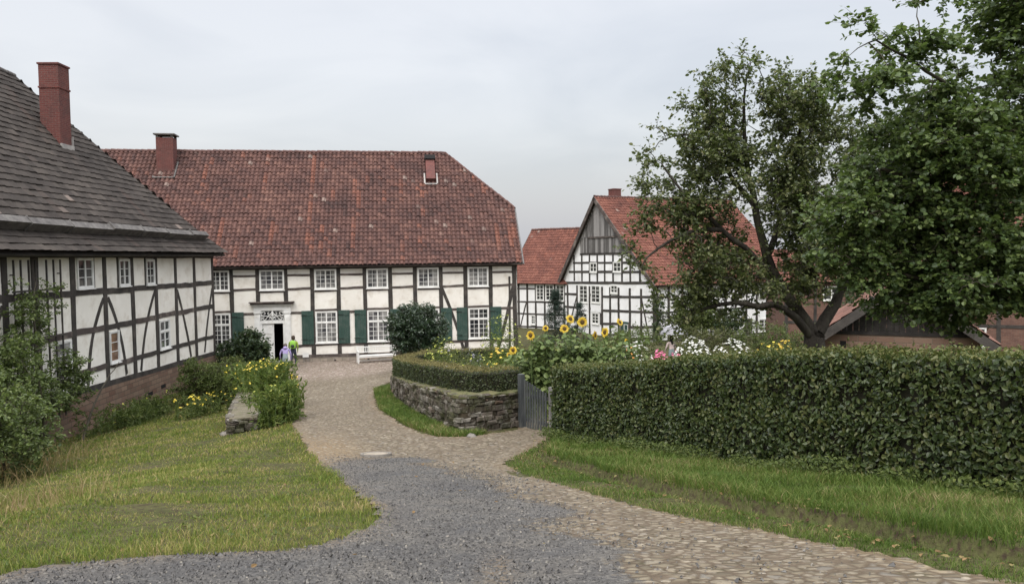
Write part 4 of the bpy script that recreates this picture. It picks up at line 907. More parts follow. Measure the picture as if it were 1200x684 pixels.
tiled_slope('roof', TILE_B, Ha, FR, [(-.3, 0), (9.3, 0), (9.3, Sl.length), (-.3, Sl.length)], .27, .34, hz=.05, lip=.04, sub=6); tiled_slope('back_roof', TILE_B, Ha, FR2, [(-.3, 0), (9.3, 0), (9.3, S2.length), (-.3, S2.length)], .27, .34, sub=4)

# ================================================================== shed behind the tall hedge
Hs = empty('shed', (13.5, 22.0, 1.2), R(65), 'low stone shed with dark plank gable and faded corrugated tile roof behind the tall hedge', 'shed')
FSs = Fr((0, 0, 0), (1, 0, 0), (0, 0, 1)); FSg = Fr((0, 4.2, 0), (0, -1, 0), (0, 0, 1)); eS, rS = 2.35, 3.95
SHST = brick('shed_sandstone', (.13, .075, .055), (.20, .135, .10), (.15, .12, .09), bw=.5, bh=.17, mort=.012, bump=.8, nscale=3, dark=(.16, .12, .09))
mb = MB(); wallplane(mb, FSg, [(0, -.6), (4.2, -.6), (4.2, 2.25), (0, 2.25)]); wallplane(mb, FSs, [(.26, -.6), (6, -.6), (6, 2.25), (.26, 2.25)])
mb.box(FSg, .45, .62, 1.85, 2.05, .002, .01, 1); mb.box(FSg, 3.4, 3.65, 1.98, 2.05, .002, .01, 1); mb.build('wall', [SHST, DARK], Hs)
pb = MB(); u = .02
while u < 4.15:
    w_ = random.uniform(.14, .2); uu2 = min(u+w_, 4.18); hh = 2.3+1.42*(1-abs((u+uu2)/2-2.1)/2.1); pb.box(FSg, u, uu2-.008, 2.252, hh, -.12, -.06+random.uniform(0, .012)); u += w_
pb.box(FSg, 1.95, 2.07, 2.36, 3.6, -.058, -.01); pb.box(FSg, 0, 4.2, 2.251, 2.35, -.05, .02); pb.box(FSs, .2, 6, 1.951, 2.4, -.15, -.02)
pb.build('plank_gable', basic('black_planks', (.012, .011, .010), (.035, .031, .028), 3, .9, .5, 20), Hs)
Sl = Vector((0, 2.5, rS-eS+.25)); FR = Fr((0, -.4, eS-.3), (1, 0, 0), Sl); S2 = Vector((0, -2.5, rS-eS+.25)); FR2 = Fr((6, 4.6, eS-.3), (-1, 0, 0), S2)
rf = tiled_slope('roof', SHEDTILE, Hs, FR, [(-.4, 0), (6.2, 0), (6.2, Sl.length), (-.4, Sl.length)], .20, .38, prof='corr', hz=.05, lip=.03, sub=8)
tiled_slope('back_roof', SHEDTILE, Hs, FR2, [(-.2, 0), (6.4, 0), (6.4, S2.length), (-.2, S2.length)], .20, .38, prof='corr', hz=.05, lip=.03, sub=6)
bb = MB(); bb.box(FR, -.46, -.40, -.05, Sl.length+.04, -.22, .03); bb.box(FR2, 6.40, 6.46, -.05, S2.length, -.22, .03)
bb.poly([FR(-.38, .03, -.04), FR(6.1, .03, -.04), FR(6.1, Sl.length, -.04), FR(-.38, Sl.length, -.04)]); bb.poly([FR2(-.1, .03, -.04), FR2(6.38, .03, -.04), FR2(6.38, S2.length, -.04), FR2(-.1, S2.length, -.04)])
bb.build('barge_board', basic('old_grey_boards', (.035, .031, .028), (.08, .072, .064), 2, .9, .5, 20), Hs); ridge(rf, (-.4, 2.1, rS+.0), (6.2, 2.1, rS+.0), RIDGEM, .10)
# ================================================================== stone walls
def rubble(name, path, zb, zt, thick, mat, parent=None, outward=1, hmin=.07, hmax=.17, lmin=.09, lmax=.34):
    """dry stone wall: every stone an irregular block, laid in courses along the path"""
    path = np.asarray(path, float); sl = np.concatenate([[0], np.cumsum(np.linalg.norm(np.diff(path, axis=0), axis=1))]); L_ = sl[-1]
    at = lambda s: np.array([np.interp(s, sl, path[:, 0]), np.interp(s, sl, path[:, 1])])
    V = []; F = []
    k = 0; hcur = 0.0
    while hcur < 1.0:
        ch = random.uniform(hmin, hmax); s = -random.uniform(0, lmax)
        while s < L_:
            ln = random.uniform(lmin, lmax); a, b = max(s, 0), min(s+ln, L_)
            if b-a > .05:
                p, q = at(a+.008), at(b-.008); d = q-p; d /= np.linalg.norm(d); n_ = np.array([-d[1], d[0]])*outward
                mid = (a+b)/2; z0 = zb(mid)+hcur; z1 = min(z0+ch*random.uniform(.88, 1.0), zt(mid)+random.uniform(-.03, .02))
                if z1-z0 > .025:
                    o_ = random.uniform(-.04, .045); pr = random.uniform(.01, .04); j = lambda r_=.020: random.uniform(-r_, r_)
                    i = len(V)
                    for (pp, zz) in ((p, z0), (q, z0), (q, z1), (p, z1)):
                        c = pp+n_*(o_); V.append((c[0]+j(), c[1]+j(), zz+j()))
                    for (pp, zz, sx, sz) in ((p, z0, 1, 1), (q, z0, -1, 1), (q, z1, -1, -1), (p, z1, 1, -1)):
                        c = pp+d*sx*.02+n_*(o_+pr); V.append((c[0]+j(), c[1]+j(), zz+sz*.014+j(.006)))
                    for (pp, zz) in ((p, z0), (q, z0), (q, z1), (p, z1)):
                        c = pp-n_*thick*.5; V.append((c[0], c[1], zz))
                    F += [(i+4, i+5, i+6, i+7), (i, i+1, i+5, i+4), (i+1, i+2, i+6, i+5), (i+2, i+3, i+7, i+6), (i+3, i, i+4, i+7)]
                    F += [(i+8, i+9, i+1, i), (i+3, i+2, i+10, i+11), (i+9, i+10, i+2, i+1), (i+11, i+8, i, i+3)]
            s += ln
        hcur += ch
    return np_mesh(name, np.array(V), np.array(F), mat, parent)
m, t, p, o = nmat('mossy_rubble'); g = G(t)
c = g.ramp(g.island(), [(0, (.055, .045, .036)), (.3, (.095, .078, .062)), (.6, (.13, .115, .095)), (.88, (.20, .185, .16)), (1, (.12, .078, .058))])
c = g.mix(g.ramp(g.noise(g.obj(), 3, 6, .65), [(.44, (0, 0, 0)), (.60, (.85, .85, .85))]), c, (.045, .048, .022))
c = g.mix(g.math('MULTIPLY', g.ramp(g.noise(g.obj(), 22, 5, .7), [(.55, (0, 0, 0)), (.7, (1, 1, 1))]), .5), c, (.32, .31, .28))
g.set(p.inputs['Base Color'], c); p.inputs['Roughness'].default_value = .95; p.inputs['Specular IOR Level'].default_value = .15
g.set(p.inputs['Normal'], g.bump(g.noise(g.obj(), 28, 5, .7), .9, .03)); RUBBLE = m
EARTH = basic('dark_earth', (.03, .024, .016), (.06, .047, .03), 6, .95, .6, 30)
MOSS = basic('moss_top', (.05, .06, .02), (.12, .11, .05), 5, .95, .8, 30, dirt=((.16, .12, .07), 8, .6))
# curved retaining wall under the clipped hedge
WP = smooth_path([(.22, 18.75), (-.3, 18.25), (-.72, 17.95), (-1.12, 17.72), (-1.42, 17.95), (-1.75, 18.85), (-2.65, 21.15), (-3.52, 23.85), (-4.22, 26.7), (-4.55, 28.9), (-4.6, 30.6)], .12)
wl = np.concatenate([[0], np.cumsum(np.linalg.norm(np.diff(WP, axis=0), axis=1))])
wx = lambda s: np.interp(s, wl, WP[:, 0]); wy = lambda s: np.interp(s, wl, WP[:, 1])
wzb = lambda s: np.interp(s, wl[::6], WZ[::6])-.06
import builtins
def road_z(x, y):
    z = np.interp(y-.6, PY, PZ)*.25+np.interp(y, PY, PZ)*.5+np.interp(y+.6, PY, PZ)*.25
    return z
WZ = np.array([road_z(x, y) for x, y in WP])
wzt = lambda s: np.interp(wy(s), [17, 18.7, 24, 28, 31], [2.78, 2.68, 2.18, 1.66, 1.25])
cw = empty('curved_stone_wall', (-1.2, 17.9, 1.85), 0, 'curved mossy rubble retaining wall along the cobbled road below the clipped box hedge', 'stone wall')
def reparent(o, e):
    o.parent = e; o.matrix_parent_inverse = Matrix.Translation(-Vector(e.location)) if abs(e.rotation_euler.z) < 1e-6 else e.matrix_basis.inverted()
    return o
reparent(rubble('stonework', WP, wzb, wzt, .34, RUBBLE, outward=1), cw)
a = Acc()
def ribbon(path, z0f, z1f, off0, off1, name, mat, closed=True):
    """solid band following a path: offsets are to the right-hand side"""
    path = np.asarray(path, float); d = unit(np.gradient(path, axis=0)); n_ = np.stack([-d[:, 1], d[:, 0]], 1)
    A0 = path+n_*off0; A1 = path+n_*off1; z0 = np.array([z0f(i) for i in range(len(path))]); z1 = np.array([z1f(i) for i in range(len(path))])
    V = np.concatenate([np.c_[A0, z0], np.c_[A0, z1], np.c_[A1, z1], np.c_[A1, z0]]); n = len(path); F = []
    for i in range(n-1):
        for k in range(4): k2 = (k+1) % 4; F.append((k*n+i, k*n+i+1, k2*n+i+1, k2*n+i))
    F += [(0, n, 2*n, 3*n), (n-1, 4*n-1, 3*n-1, 2*n-1)]
    return np_mesh(name, V, np.array(F), mat)
reparent(ribbon(WP, lambda i: WZ[i]-.3, lambda i: wzt(wl[i])-.05, -.02, -.32, 'core', EARTH), cw)
reparent(ribbon(WP, lambda i: wzt(wl[i])-.055, lambda i: wzt(wl[i])+.0+.02*math.sin(i*1.3), .005, -.5, 'moss_cap', MOSS), cw)

# low wall end beside the lawn
lw = empty('low_stone_wall', (-7.0, 20.4, 1.2), 0, 'low broken stone wall with flat mossy top running from the lawn towards the house', 'stone wall')
LP = np.array([(-6.75, 20.0), (-7.9, 23.6), (-9.1, 27.4), (-10.2, 31.0)]); LP2 = LP+np.array([-.72, -.25])
def lz(x, y): return g1(x, y)
loop = smooth_path(np.array([tuple(LP[3]), tuple(LP[2]), tuple(LP[1]), tuple(LP[0])]), .15); loop2 = loop+np.array([-.70, -.22])
full = np.concatenate([loop, np.linspace(loop[-1], loop2[-1], 8)[1:], loop2[::-1]])
ll = np.concatenate([[0], np.cumsum(np.linalg.norm(np.diff(full, axis=0), axis=1))]); LZ = gz(full[:, 0], full[:, 1]); top = np.interp(full[:, 1], [20, 24, 28, 31], [1.83, 1.55, 1.15, .75])
reparent(rubble('stonework', full, lambda s: np.interp(s, ll, LZ)-.05, lambda s: np.interp(s, ll, top), .3, RUBBLE, outward=1, hmin=.07, hmax=.13), lw)
LTOP = lambda i: float(np.interp(loop[i][1], [20, 24, 28, 31], [1.83, 1.55, 1.15, .75]))
reparent(ribbon(loop[:-1], lambda i: g1(*loop[i])-.2, lambda i: LTOP(i)-.05, -.04, -.62, 'core', EARTH), lw)
reparent(ribbon(loop, lambda i: LTOP(i)-.045, lambda i: LTOP(i)+.015+.012*math.sin(i*1.7)+.01*math.sin(i*.6), .02, -.68, 'moss_cap', basic('lichened_cap', (.085, .075, .048), (.16, .14, .10), 6, .95, .8, 25, dirt=((.08, .09, .035), 5, .7))), lw)

# ================================================================== hedges
HEDGE_CORE = basic('hedge_light_block', (.010, .011, .006), (.024, .022, .012), 8, 1, .5, 30)  # near-black colour of the solid block added inside each hedge
TWIG = basic('twigs', (.05, .035, .022), (.11, .08, .055), 10, .9, .3, 40)
def hedge(name, path, zb, zt, width, side, dens, size, mat, topmat, label, jit=.05, kind='leaf', tdens=1.0, cat='hedge'):
    """path = line of the visible face; the body lies off it on `side` (+1 left of travel)"""
    path = np.asarray(path, float); d = unit(np.gradient(path, axis=0)); nr = np.stack([-d[:, 1], d[:, 0]], 1)*side
    sl = np.concatenate([[0], np.cumsum(np.linalg.norm(np.diff(path, axis=0), axis=1))]); L_ = sl[-1]
    zb = np.array([zb(*q) for q in path]); zt = np.array([zt(*q) for q in path])+.035*vnoise(path, 1.6, 3)+.02*vnoise(path, 4.3)
    e = empty(name, (float(path[len(path)//2][0]), float(path[len(path)//2][1]), float(zb.min())), 0, label, cat)
    def interp(s): return np.stack([np.interp(s, sl, path[:, k]) for k in (0, 1)], 1), np.stack([np.interp(s, sl, nr[:, k]) for k in (0, 1)], 1)
    H = float((zt-zb).mean()); 
    def put(n, face):
        s = rng.uniform(0, L_, n)
        if face in ('end0', 'end1'): s = np.full(n, 0.0 if face == 'end0' else L_)
        c, nn = interp(s); b = np.interp(s, sl, zb); tp = np.interp(s, sl, zt); v = rng.random(n)
        lump = .045*vnoise(np.stack([s*2.2, v*3], 1), 1.5)+.03*vnoise(np.stack([s*6, v*7], 1), 1.2, 3)
        dn = np.interp(s, sl, d[:, 0]), np.interp(s, sl, d[:, 1])
        if face == 'front': off = -lump-np.abs(rng.normal(0, jit, n))*rng.choice([-1, .6], n); P = np.c_[c+nn*off[:, None], b+v*(tp-b)]; Nn = np.c_[-nn, .35*np.ones(n)]
        elif face == 'back': off = width+rng.normal(0, jit, n); P = np.c_[c+nn*off[:, None], b+v*(tp-b)]; Nn = np.c_[nn, .35*np.ones(n)]
        elif face == 'top': off = rng.uniform(-.01, width+.01, n); P = np.c_[c+nn*off[:, None], tp+lump+rng.normal(0, jit*.6, n)]; Nn = np.c_[np.zeros((n, 2)), np.ones(n)]
        else:
            sg = -1 if face == 'end0' else 1; off = rng.uniform(0, width, n); P = np.c_[c+nn*off[:, None]+np.stack(dn, 1)*(sg*rng.normal(.02, jit, n))[:, None], b+v*(tp-b)]; Nn = np.c_[np.stack(dn, 1)*sg, .3*np.ones(n)]
        if face in ('front', 'top', 'back'): kk = rng.random(n) < np.clip(1.25+1.1*vnoise(np.stack([s*3.7, v*5.2+face.__len__()], 1), 1.3, 5)+.5*vnoise(np.stack([s*9, v*11], 1), 1.1, 2), .12, 1); P, Nn = P[kk], Nn[kk]
        return P, Nn
    A_ = Acc()
    for face, n in (('front', dens*L_*H), ('back', dens*L_*H*.5), ('end0', dens*width*H), ('end1', dens*width*H)):
        P, Nn = put(int(n), face); S = size*rng.uniform(.45, 1.35, len(P)); A_.add(leaf_geo(P, S, Nn, 1.15, kind, .66, direction=np.tile([0, 0, .2], (len(P), 1)), dspread=1.6))
    reparent(A_.build('foliage', mat), e)
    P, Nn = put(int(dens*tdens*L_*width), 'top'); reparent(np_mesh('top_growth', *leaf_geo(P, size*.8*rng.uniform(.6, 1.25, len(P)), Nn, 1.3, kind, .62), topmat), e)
    # sparse shoots standing out of the clipping
    P, Nn = put(int(L_*26), 'top'); T = Acc()
    for q in P[:int(L_*14)]:
        h_ = random.uniform(.04, .15); T.add(tube_geo([q-[0, 0, .05], q+[random.uniform(-.03, .03), random.uniform(-.03, .03), h_]], .002, 3)); k3 = 4; hh3 = np.sort(rng.random(k3))*h_; T.add(leaf_geo(np.c_[np.full(k3, q[0]), np.full(k3, q[1]), q[2]+hh3], size*.7, None, 1, 'leaf', .6), 1)
    tag(reparent(T.build('shoots', [TWIG, topmat]), e), kind='stuff')
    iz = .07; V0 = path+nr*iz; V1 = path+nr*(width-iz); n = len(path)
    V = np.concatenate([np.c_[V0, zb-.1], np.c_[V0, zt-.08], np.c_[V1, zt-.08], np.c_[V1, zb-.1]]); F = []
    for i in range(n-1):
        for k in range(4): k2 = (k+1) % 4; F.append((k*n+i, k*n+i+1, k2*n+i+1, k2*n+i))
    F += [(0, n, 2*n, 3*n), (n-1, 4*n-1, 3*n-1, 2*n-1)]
    reparent(np_mesh('blocking_core', V, np.array(F), HEDGE_CORE), e)  # solid dark box added behind the leaves to block light, not modelled branches
    return e
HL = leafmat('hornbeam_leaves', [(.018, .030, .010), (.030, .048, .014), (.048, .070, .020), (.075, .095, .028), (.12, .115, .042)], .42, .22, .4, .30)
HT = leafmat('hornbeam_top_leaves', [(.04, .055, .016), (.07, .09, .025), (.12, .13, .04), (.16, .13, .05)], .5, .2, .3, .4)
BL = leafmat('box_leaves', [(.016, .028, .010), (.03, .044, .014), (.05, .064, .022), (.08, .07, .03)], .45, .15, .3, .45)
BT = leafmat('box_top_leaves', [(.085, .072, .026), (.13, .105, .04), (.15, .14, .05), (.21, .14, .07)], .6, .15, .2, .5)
TALLP = smooth_path([(.88, 17.3), (1.9, 15.35), (2.95, 12.95), (3.95, 10.3), (4.98, 7.75), (6.8, 4.0)], .25)
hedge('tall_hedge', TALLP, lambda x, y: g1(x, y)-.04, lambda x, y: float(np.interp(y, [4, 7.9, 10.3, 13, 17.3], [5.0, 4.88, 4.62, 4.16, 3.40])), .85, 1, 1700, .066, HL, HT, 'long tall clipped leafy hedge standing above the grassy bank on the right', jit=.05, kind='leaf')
CP = smooth_path([(.20, 19.0), (-.35, 18.62), (-1.0, 18.55), (-1.55, 19.3), (-2.05, 20.3), (-2.9, 22.4), (-3.65, 24.7), (-4.25, 27.3), (-4.55, 29.6), (-4.55, 31.6), (-4.1, 33.6), (-3.1, 35.3), (-1.6, 36.1), (.6, 36.4), (3.5, 36.5), (6.0, 36.5)], .3)
def cpt(x, y): return float(np.interp(y, [18.5, 20.5, 24, 27.3, 30, 33.5, 36.5], [3.20, 3.08, 2.72, 2.36, 2.08, 1.82, 1.62]))
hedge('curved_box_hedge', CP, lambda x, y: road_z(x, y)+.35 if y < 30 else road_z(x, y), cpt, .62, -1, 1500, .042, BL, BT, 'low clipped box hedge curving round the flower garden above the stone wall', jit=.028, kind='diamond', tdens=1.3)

# ================================================================== gate
GATEW = basic('grey_gate_paint', (.035, .040, .042), (.075, .08, .08), 4, .7, .3, 20, stretch=(1, 1, .4), dirt=((.13, .13, .11), 3, .6))
gt = empty('garden_gate', (.20, 18.55, 1.80), math.atan2(-.75, .60), 'grey wooden picket gate between the two hedges', 'gate')
FGt = Fr((0, 0, 0), (1, 0, 0), (0, 0, 1))
mb = MB(); mb.box(FGt, -.07, .06, -.1, 1.32, -.06, .06); mb.build('post', GATEW, gt); mb = MB(); mb.box(FGt, .96, 1.08, -.15, 1.12, -.14, -.03); mb.build('post', GREYWOOD, gt)
for k in range(9):
    x = .12+k*.095; mb = MB(); mb.box(FGt, x, x+.052, .06-.01*k, 1.20-.028*k, .0, .022); mb.build('picket', GATEW, gt)
for v in (.25, .85): mb = MB(); mb.box(FGt, .08, .95, v-.05, v+.02, -.035, -.002); mb.build('rail', GATEW, gt)

# ================================================================== trees and shrubs
BARK = basic('dark_wet_bark', (.018, .015, .012), (.06, .052, .042), 6, .9, .9, 30, stretch=(1, 1, .35), dirt=((.09, .10, .055), 3, .5))
BARK2 = basic('green_brown_bark', (.035, .03, .022), (.09, .08, .055), 6, .9, .8, 30, stretch=(1, 1, .35))
def wig(p, q, k=6, amp=.08, sag=0.0):
    p = np.array(p, float); q = np.array(q, float); L_ = np.linalg.norm(q-p); t_ = np.linspace(0, 1, k+1)[:, None]
    j = rng.normal(0, amp*L_/k, (k+1, 3)); j[0] = 0; j[-1] = 0
    return p+(q-p)*t_+j*np.sin(np.pi*t_)**.5+np.array([0, 0, 1])*(sag*L_*np.sin(np.pi*t_))
def tree(name, label, cat, base, limbs, centres, leafm, barkm, lsize, per, clump=.32, kind='leaf', twigs=6, flat=.6, aspect=.62, group=None, trunkname='trunk', droop=0.0, tw=.004, br=.020, spread=1.2):
    e = empty(name, tuple(base), 0, label, cat, group)
    W_ = Acc(); sk = []; 
    for pts, r0, r1 in limbs:
        pts = smooth_path(np.array(pts, float), .25) if len(pts) > 2 else wig(pts[0], pts[1], 6)
        pts = pts+rng.normal(0, .012, pts.shape); rr = np.linspace(r0, r1, len(pts))*(1+.08*vnoise(pts, 6)); W_.add(tube_geo(pts, rr, 9))
        for q, r_ in zip(pts[::1], rr[::1]): sk.append((q, r_))
    SP = np.array([s[0] for s in sk]); n0 = len(SP)
    centres = np.asarray(centres, float); dd = np.linalg.norm(centres[:, None]-SP[None], axis=2).min(1); LV = Acc()
    leafP = []; leafD = []
    for ci in np.argsort(dd):
        c = centres[ci]; dist = np.linalg.norm(SP-c, axis=1)+.35*np.maximum(0, SP[:, 2]-c[2]+.1); j = int(np.argmin(dist)); q = SP[j]
        ln = np.linalg.norm(c-q); k = max(3, int(ln/.15)); pts = wig(q, c, k, .35, .05)
        W_.add(tube_geo(pts, np.linspace(min(br, .008+.012*ln), .004, k+1), 4)); SP = np.concatenate([SP, pts[1:]])
        dirb = (c-q)/max(ln, 1e-6)
        for _ in range(twigs):
            dv = rng.normal(size=3)*np.array([1, 1, flat])+dirb*.6+np.array([0, 0, -droop]); dv /= np.linalg.norm(dv); L_ = clump*random.uniform(.5, 1.2)
            tp = wig(c, c+dv*L_, 3, .3); W_.add(tube_geo(tp, [.0045, .0035, .0025, .0015], 3))
            m_ = max(2, int(per*random.uniform(.6, 1.4))); u = rng.uniform(.15, 1.05, m_)
            lp = np.stack([np.interp(u, [0, .333, .667, 1], tp[:, a_]) for a_ in range(3)], 1)+rng.normal(0, lsize*.35, (m_, 3))
            leafP.append(lp); leafD.append(np.tile(dv, (m_, 1)))
    P = np.concatenate(leafP); D = np.concatenate(leafD)
    up = np.tile([0, 0, 1.0], (len(P), 1))+.3*D
    lv = np_mesh('crown' if trunkname == 'trunk' else 'foliage', *leaf_geo(P, lsize*rng.uniform(.55, 1.2, len(P)), up, spread, kind, aspect, direction=D+np.array([0, 0, -.25]), dspread=1.0), leafm)
    reparent(lv, e); reparent(W_.build(trunkname, barkm, smooth=True), e)
    return e
def blobpts(blobs, seed=0, thr=-.25, freq=1.1):
    out = []
    for (c, r, n) in blobs:
        v = rng.normal(size=(n*3, 3)); v = unit(v)*(rng.random(n*3)**(1/2.2))[:, None]; P = np.array(c)+v*np.array(r); k = vnoise(P, freq*2, seed) > thr; out.append(P[k][:n])
    return np.concatenate(out)
# --- old apple tree
APPLE = leafmat('apple_leaves', [(.030, .040, .018), (.055, .072, .026), (.085, .105, .036), (.13, .15, .055), (.20, .19, .09)], .45, .32, .4, .25)
gx = g1(5.95, 15)
limbs = [([(5.93, 15.0, gx-.2), (5.97, 15.0, gx+.9), (5.92, 15.0, 4.15), (5.95, 15.0, 4.40)], .25, .19),
 ([(5.95, 15.0, 4.25), (5.45, 14.8, 4.72), (5.05, 14.6, 5.0), (4.65, 14.5, 4.98), (4.2, 14.5, 5.05), (3.7, 14.6, 4.95), (3.3, 14.7, 4.75)], .09, .02),
 ([(5.9, 15.0, 4.4), (5.4, 15.1, 5.15), (5.05, 15.2, 5.9), (4.85, 15.3, 6.9), (4.65, 15.3, 8.0), (4.6, 15.2, 9.0), (4.7, 15.2, 9.7)], .125, .012),
 ([(5.3, 15.1, 5.3), (4.7, 14.9, 5.9), (4.0, 14.7, 6.45), (3.3, 14.6, 7.1), (2.85, 14.6, 7.7)], .075, .012),
 ([(6.0, 15.0, 4.4), (6.4, 15.2, 5.0), (6.85, 15.5, 5.6), (7.3, 15.6, 6.4)], .13, .03),
 ([(5.05, 15.2, 5.9), (5.5, 15.4, 7.0), (5.75, 15.4, 8.2), (5.8, 15.5, 9.2)], .07, .015),
 ([(4.0, 14.7, 6.45), (3.3, 14.5, 6.4), (2.75, 14.5, 6.1), (2.45, 14.5, 5.75)], .05, .012),
 ([(4.85, 15.3, 6.9), (4.1, 15.2, 7.8), (3.5, 15.1, 8.3), (3.0, 15.1, 8.2)], .06, .012)]
C_ = blobpts([((4.3, 15.1, 8.9), (.9, 1.1, .85), 90), ((5.3, 15.3, 8.9), (.8, 1.0, .8), 70), ((6.1, 15.4, 6.9), (1.0, 1.2, 1.0), 100), ((6.5, 15.4, 8.2), (.7, 1.0, .8), 60), ((3.2, 14.9, 7.1), (.9, .9, .7), 40), ((3.6, 15, 7.85), (1.05, 1.0, .6), 80), ((4.7, 15.1, 7.2), (1.6, 1.5, 1.0), 130), ((3.5, 14.8, 6.1), (1.3, 1.0, .95), 95), ((4.8, 15.0, 5.6), (1.5, 1.4, .75), 130),
  ((5.9, 15.3, 7.9), (.9, 1.2, 1.4), 110), ((6.5, 15.3, 6.1), (1.2, 1.2, 1.0), 150), ((3.5, 14.7, 5.1), (1.0, .8, .45), 38)], 1.0, -.15)
C_ = np.concatenate([C_, [(2.75, 14.6, 7.75), (2.6, 14.6, 7.95), (3.05, 15.1, 8.3), (2.85, 15.1, 8.45), (2.5, 14.5, 5.75), (2.35, 14.5, 5.9), (2.6, 14.5, 6.4), (2.5, 14.6, 7.3), (2.8, 14.6, 6.9), (4.3, 15.2, 9.75), (4.6, 15.2, 9.9), (4.0, 15.1, 9.3), (3.3, 15.1, 8.8), (5.3, 15.3, 9.4), (3.0, 14.6, 7.3), (4.15, 15.2, 9.6), (3.4, 14.6, 4.7), (3.15, 14.6, 4.6)]])
tree('apple_tree', 'old gnarled apple tree with dark crooked trunk and thin airy crown behind the tall hedge', 'tree', (5.93, 15.0, gx), limbs, C_, APPLE, BARK, .075, 11, clump=.29, kind='round', twigs=5, flat=.8, aspect=.66, br=.026)
# --- broad leaved tree in front at the right
BROAD = leafmat('broad_leaves', [(.030, .052, .020), (.050, .082, .028), (.078, .118, .036), (.11, .155, .046), (.18, .22, .075)], .45, .36, .4, .35)
gx = g1(8.3, 11.6)
limbs = [([(8.3, 11.6, gx-.2), (8.25, 11.5, 4.6), (8.1, 11.4, 6.2), (8.0, 11.2, 8.4), (7.9, 11, 10.5)], .26, .07),
 ([(8.2, 11.5, 5.0), (7.5, 11.1, 5.9), (6.6, 10.8, 6.5), (5.7, 10.5, 6.9), (4.9, 10.3, 7.1)], .12, .025), ([(8.1, 11.4, 6.0), (7.3, 11, 7.4), (6.3, 10.7, 8.1), (5.4, 10.4, 8.5), (4.8, 10.2, 8.75)], .06, .012),
 ([(8.2, 11.5, 4.8), (7.4, 11, 5.3), (6.5, 10.6, 5.6), (5.6, 10.4, 5.6), (4.9, 10.3, 5.8)], .10, .02), ([(8.0, 11.3, 8.0), (7.2, 10.9, 9.2), (6.4, 10.6, 9.9)], .05, .012), ([(8.2, 11.5, 5.5), (8.9, 11, 7), (9.6, 10.8, 8.2)], .1, .02)]
C_ = blobpts([((5.75, 10.5, 6.95), (1.1, 1.2, 1.25), 280), ((7.3, 10.8, 7.7), (1.4, 1.6, 1.9), 260), ((4.75, 10.6, 6.3), (.65, .9, .75), 90), ((6.3, 10.3, 5.75), (1.6, 1.0, .62), 170), ((7.4, 10.3, 5.7), (.9, 1.0, .7), 60),
  ((4.75, 10.2, 8.2), (.38, .6, .25), 14), ((5.3, 10.3, 8.6), (.6, .6, .22), 14), ((7.2, 10.6, 9.5), (.8, 1.2, .8), 90), ((9.3, 11, 8.0), (1.3, 1.5, 1.8), 90), ((5.9, 10.5, 5.35), (1.1, .8, .35), 60)], 2.0, -.2)
C_ = np.concatenate([C_, [(4.6, 10.2, 9.0), (4.75, 10.2, 8.9), (4.95, 10.2, 8.8), (4.45, 10.2, 8.55), (4.3, 10.2, 8.2), (4.35, 10.2, 8.35), (5.4, 10.3, 9.25), (5.75, 10.3, 9.3)]])
tree('broadleaf_tree', 'dense dark green broad leaved tree whose boughs hang over the tall hedge at right', 'tree', (8.3, 11.6, gx), limbs, C_, BROAD, BARK2, .070, 14, clump=.33, kind='round', twigs=7, flat=.35, aspect=.80, droop=.12, br=.016, spread=1.0)
# --- a row of more trees far behind, filling the gaps beside the brick building
FARL = leafmat('far_leaves', [(.02, .038, .014), (.035, .06, .02), (.06, .09, .028)], .5, .2, .2, .6)
for (x, y, h_, r_, lab) in ((15.8, 33.0, 6.0, 2.4, 'bushy green tree behind the stone shed'), (23.5, 31.0, 8.0, 3.0, 'tall rounded tree to the right behind the shed roof')):
    b = g1(x, y); C_ = blobpts([((x, y, b+h_*.62), (r_, r_, h_*.36), 150)], 4.0, -.6)
    tree('garden_tree', lab, 'tree', (x, y, b), [([(x, y, b-.2), (x+.1, y, b+h_*.3), (x, y, b+h_*.75)], .16, .04)], C_, FARL, BARK2, .15, 9, clump=.6, kind='diamond', twigs=5, br=.02)
# --- shrubs
def shrub(name, label, cat, x, y, r_, h_, n, leafm, lsize, per=10, clump=.22, kind='leaf', stems=5, z=None, lift=.5, thr=-.7, group=None, twigs=5, flat=.8, cone=False, droop=0., aspect=.6):
    b = g1(x, y) if z is None else z
    if cone:
        v = rng.random(n)**.8; an = rng.uniform(0, 6.28, n); rr = r_*(1-v)*np.sqrt(rng.uniform(.3, 1, n)); C = np.stack([x+rr*np.cos(an), y+rr*np.sin(an), b+.1+v*h_], 1)
    else: C = blobpts([((x, y, b+h_*lift), (r_, r_, h_*(1-lift) if lift > .5 else h_*lift), n)], x, thr, .8); C[:, 2] = np.maximum(C[:, 2], b+.08)
    limbs = []
    for k in range(stems):
        a_ = k*6.283/stems+random.uniform(-.3, .3); limbs.append(([(x+.06*math.cos(a_), y+.06*math.sin(a_), b-.1), (x+.25*r_*math.cos(a_), y+.25*r_*math.sin(a_), b+h_*.35), (x+.5*r_*math.cos(a_), y+.5*r_*math.sin(a_), b+h_*.72)], .028*h_/2, .010))
    return tree(name, label, cat, (x, y, b), limbs, C, leafm, BARK2, lsize, per, clump=clump, kind=kind, twigs=twigs, flat=flat, trunkname='stem', group=group, br=.012, droop=droop, aspect=aspect)
HOLLY = leafmat('holly_leaves', [(.010, .026, .014), (.018, .038, .018), (.030, .055, .024), (.05, .075, .035)], .3, .1, .6, .3)
DKGR = leafmat('dark_shrub_leaves', [(.012, .026, .012), (.022, .042, .018), (.038, .062, .024), (.06, .085, .03)], .45, .2, .35, .3)
MIDG = leafmat('mid_green_leaves', [(.035, .055, .015), (.06, .085, .02), (.09, .12, .03), (.15, .16, .05)], .5, .25, .25, .4)
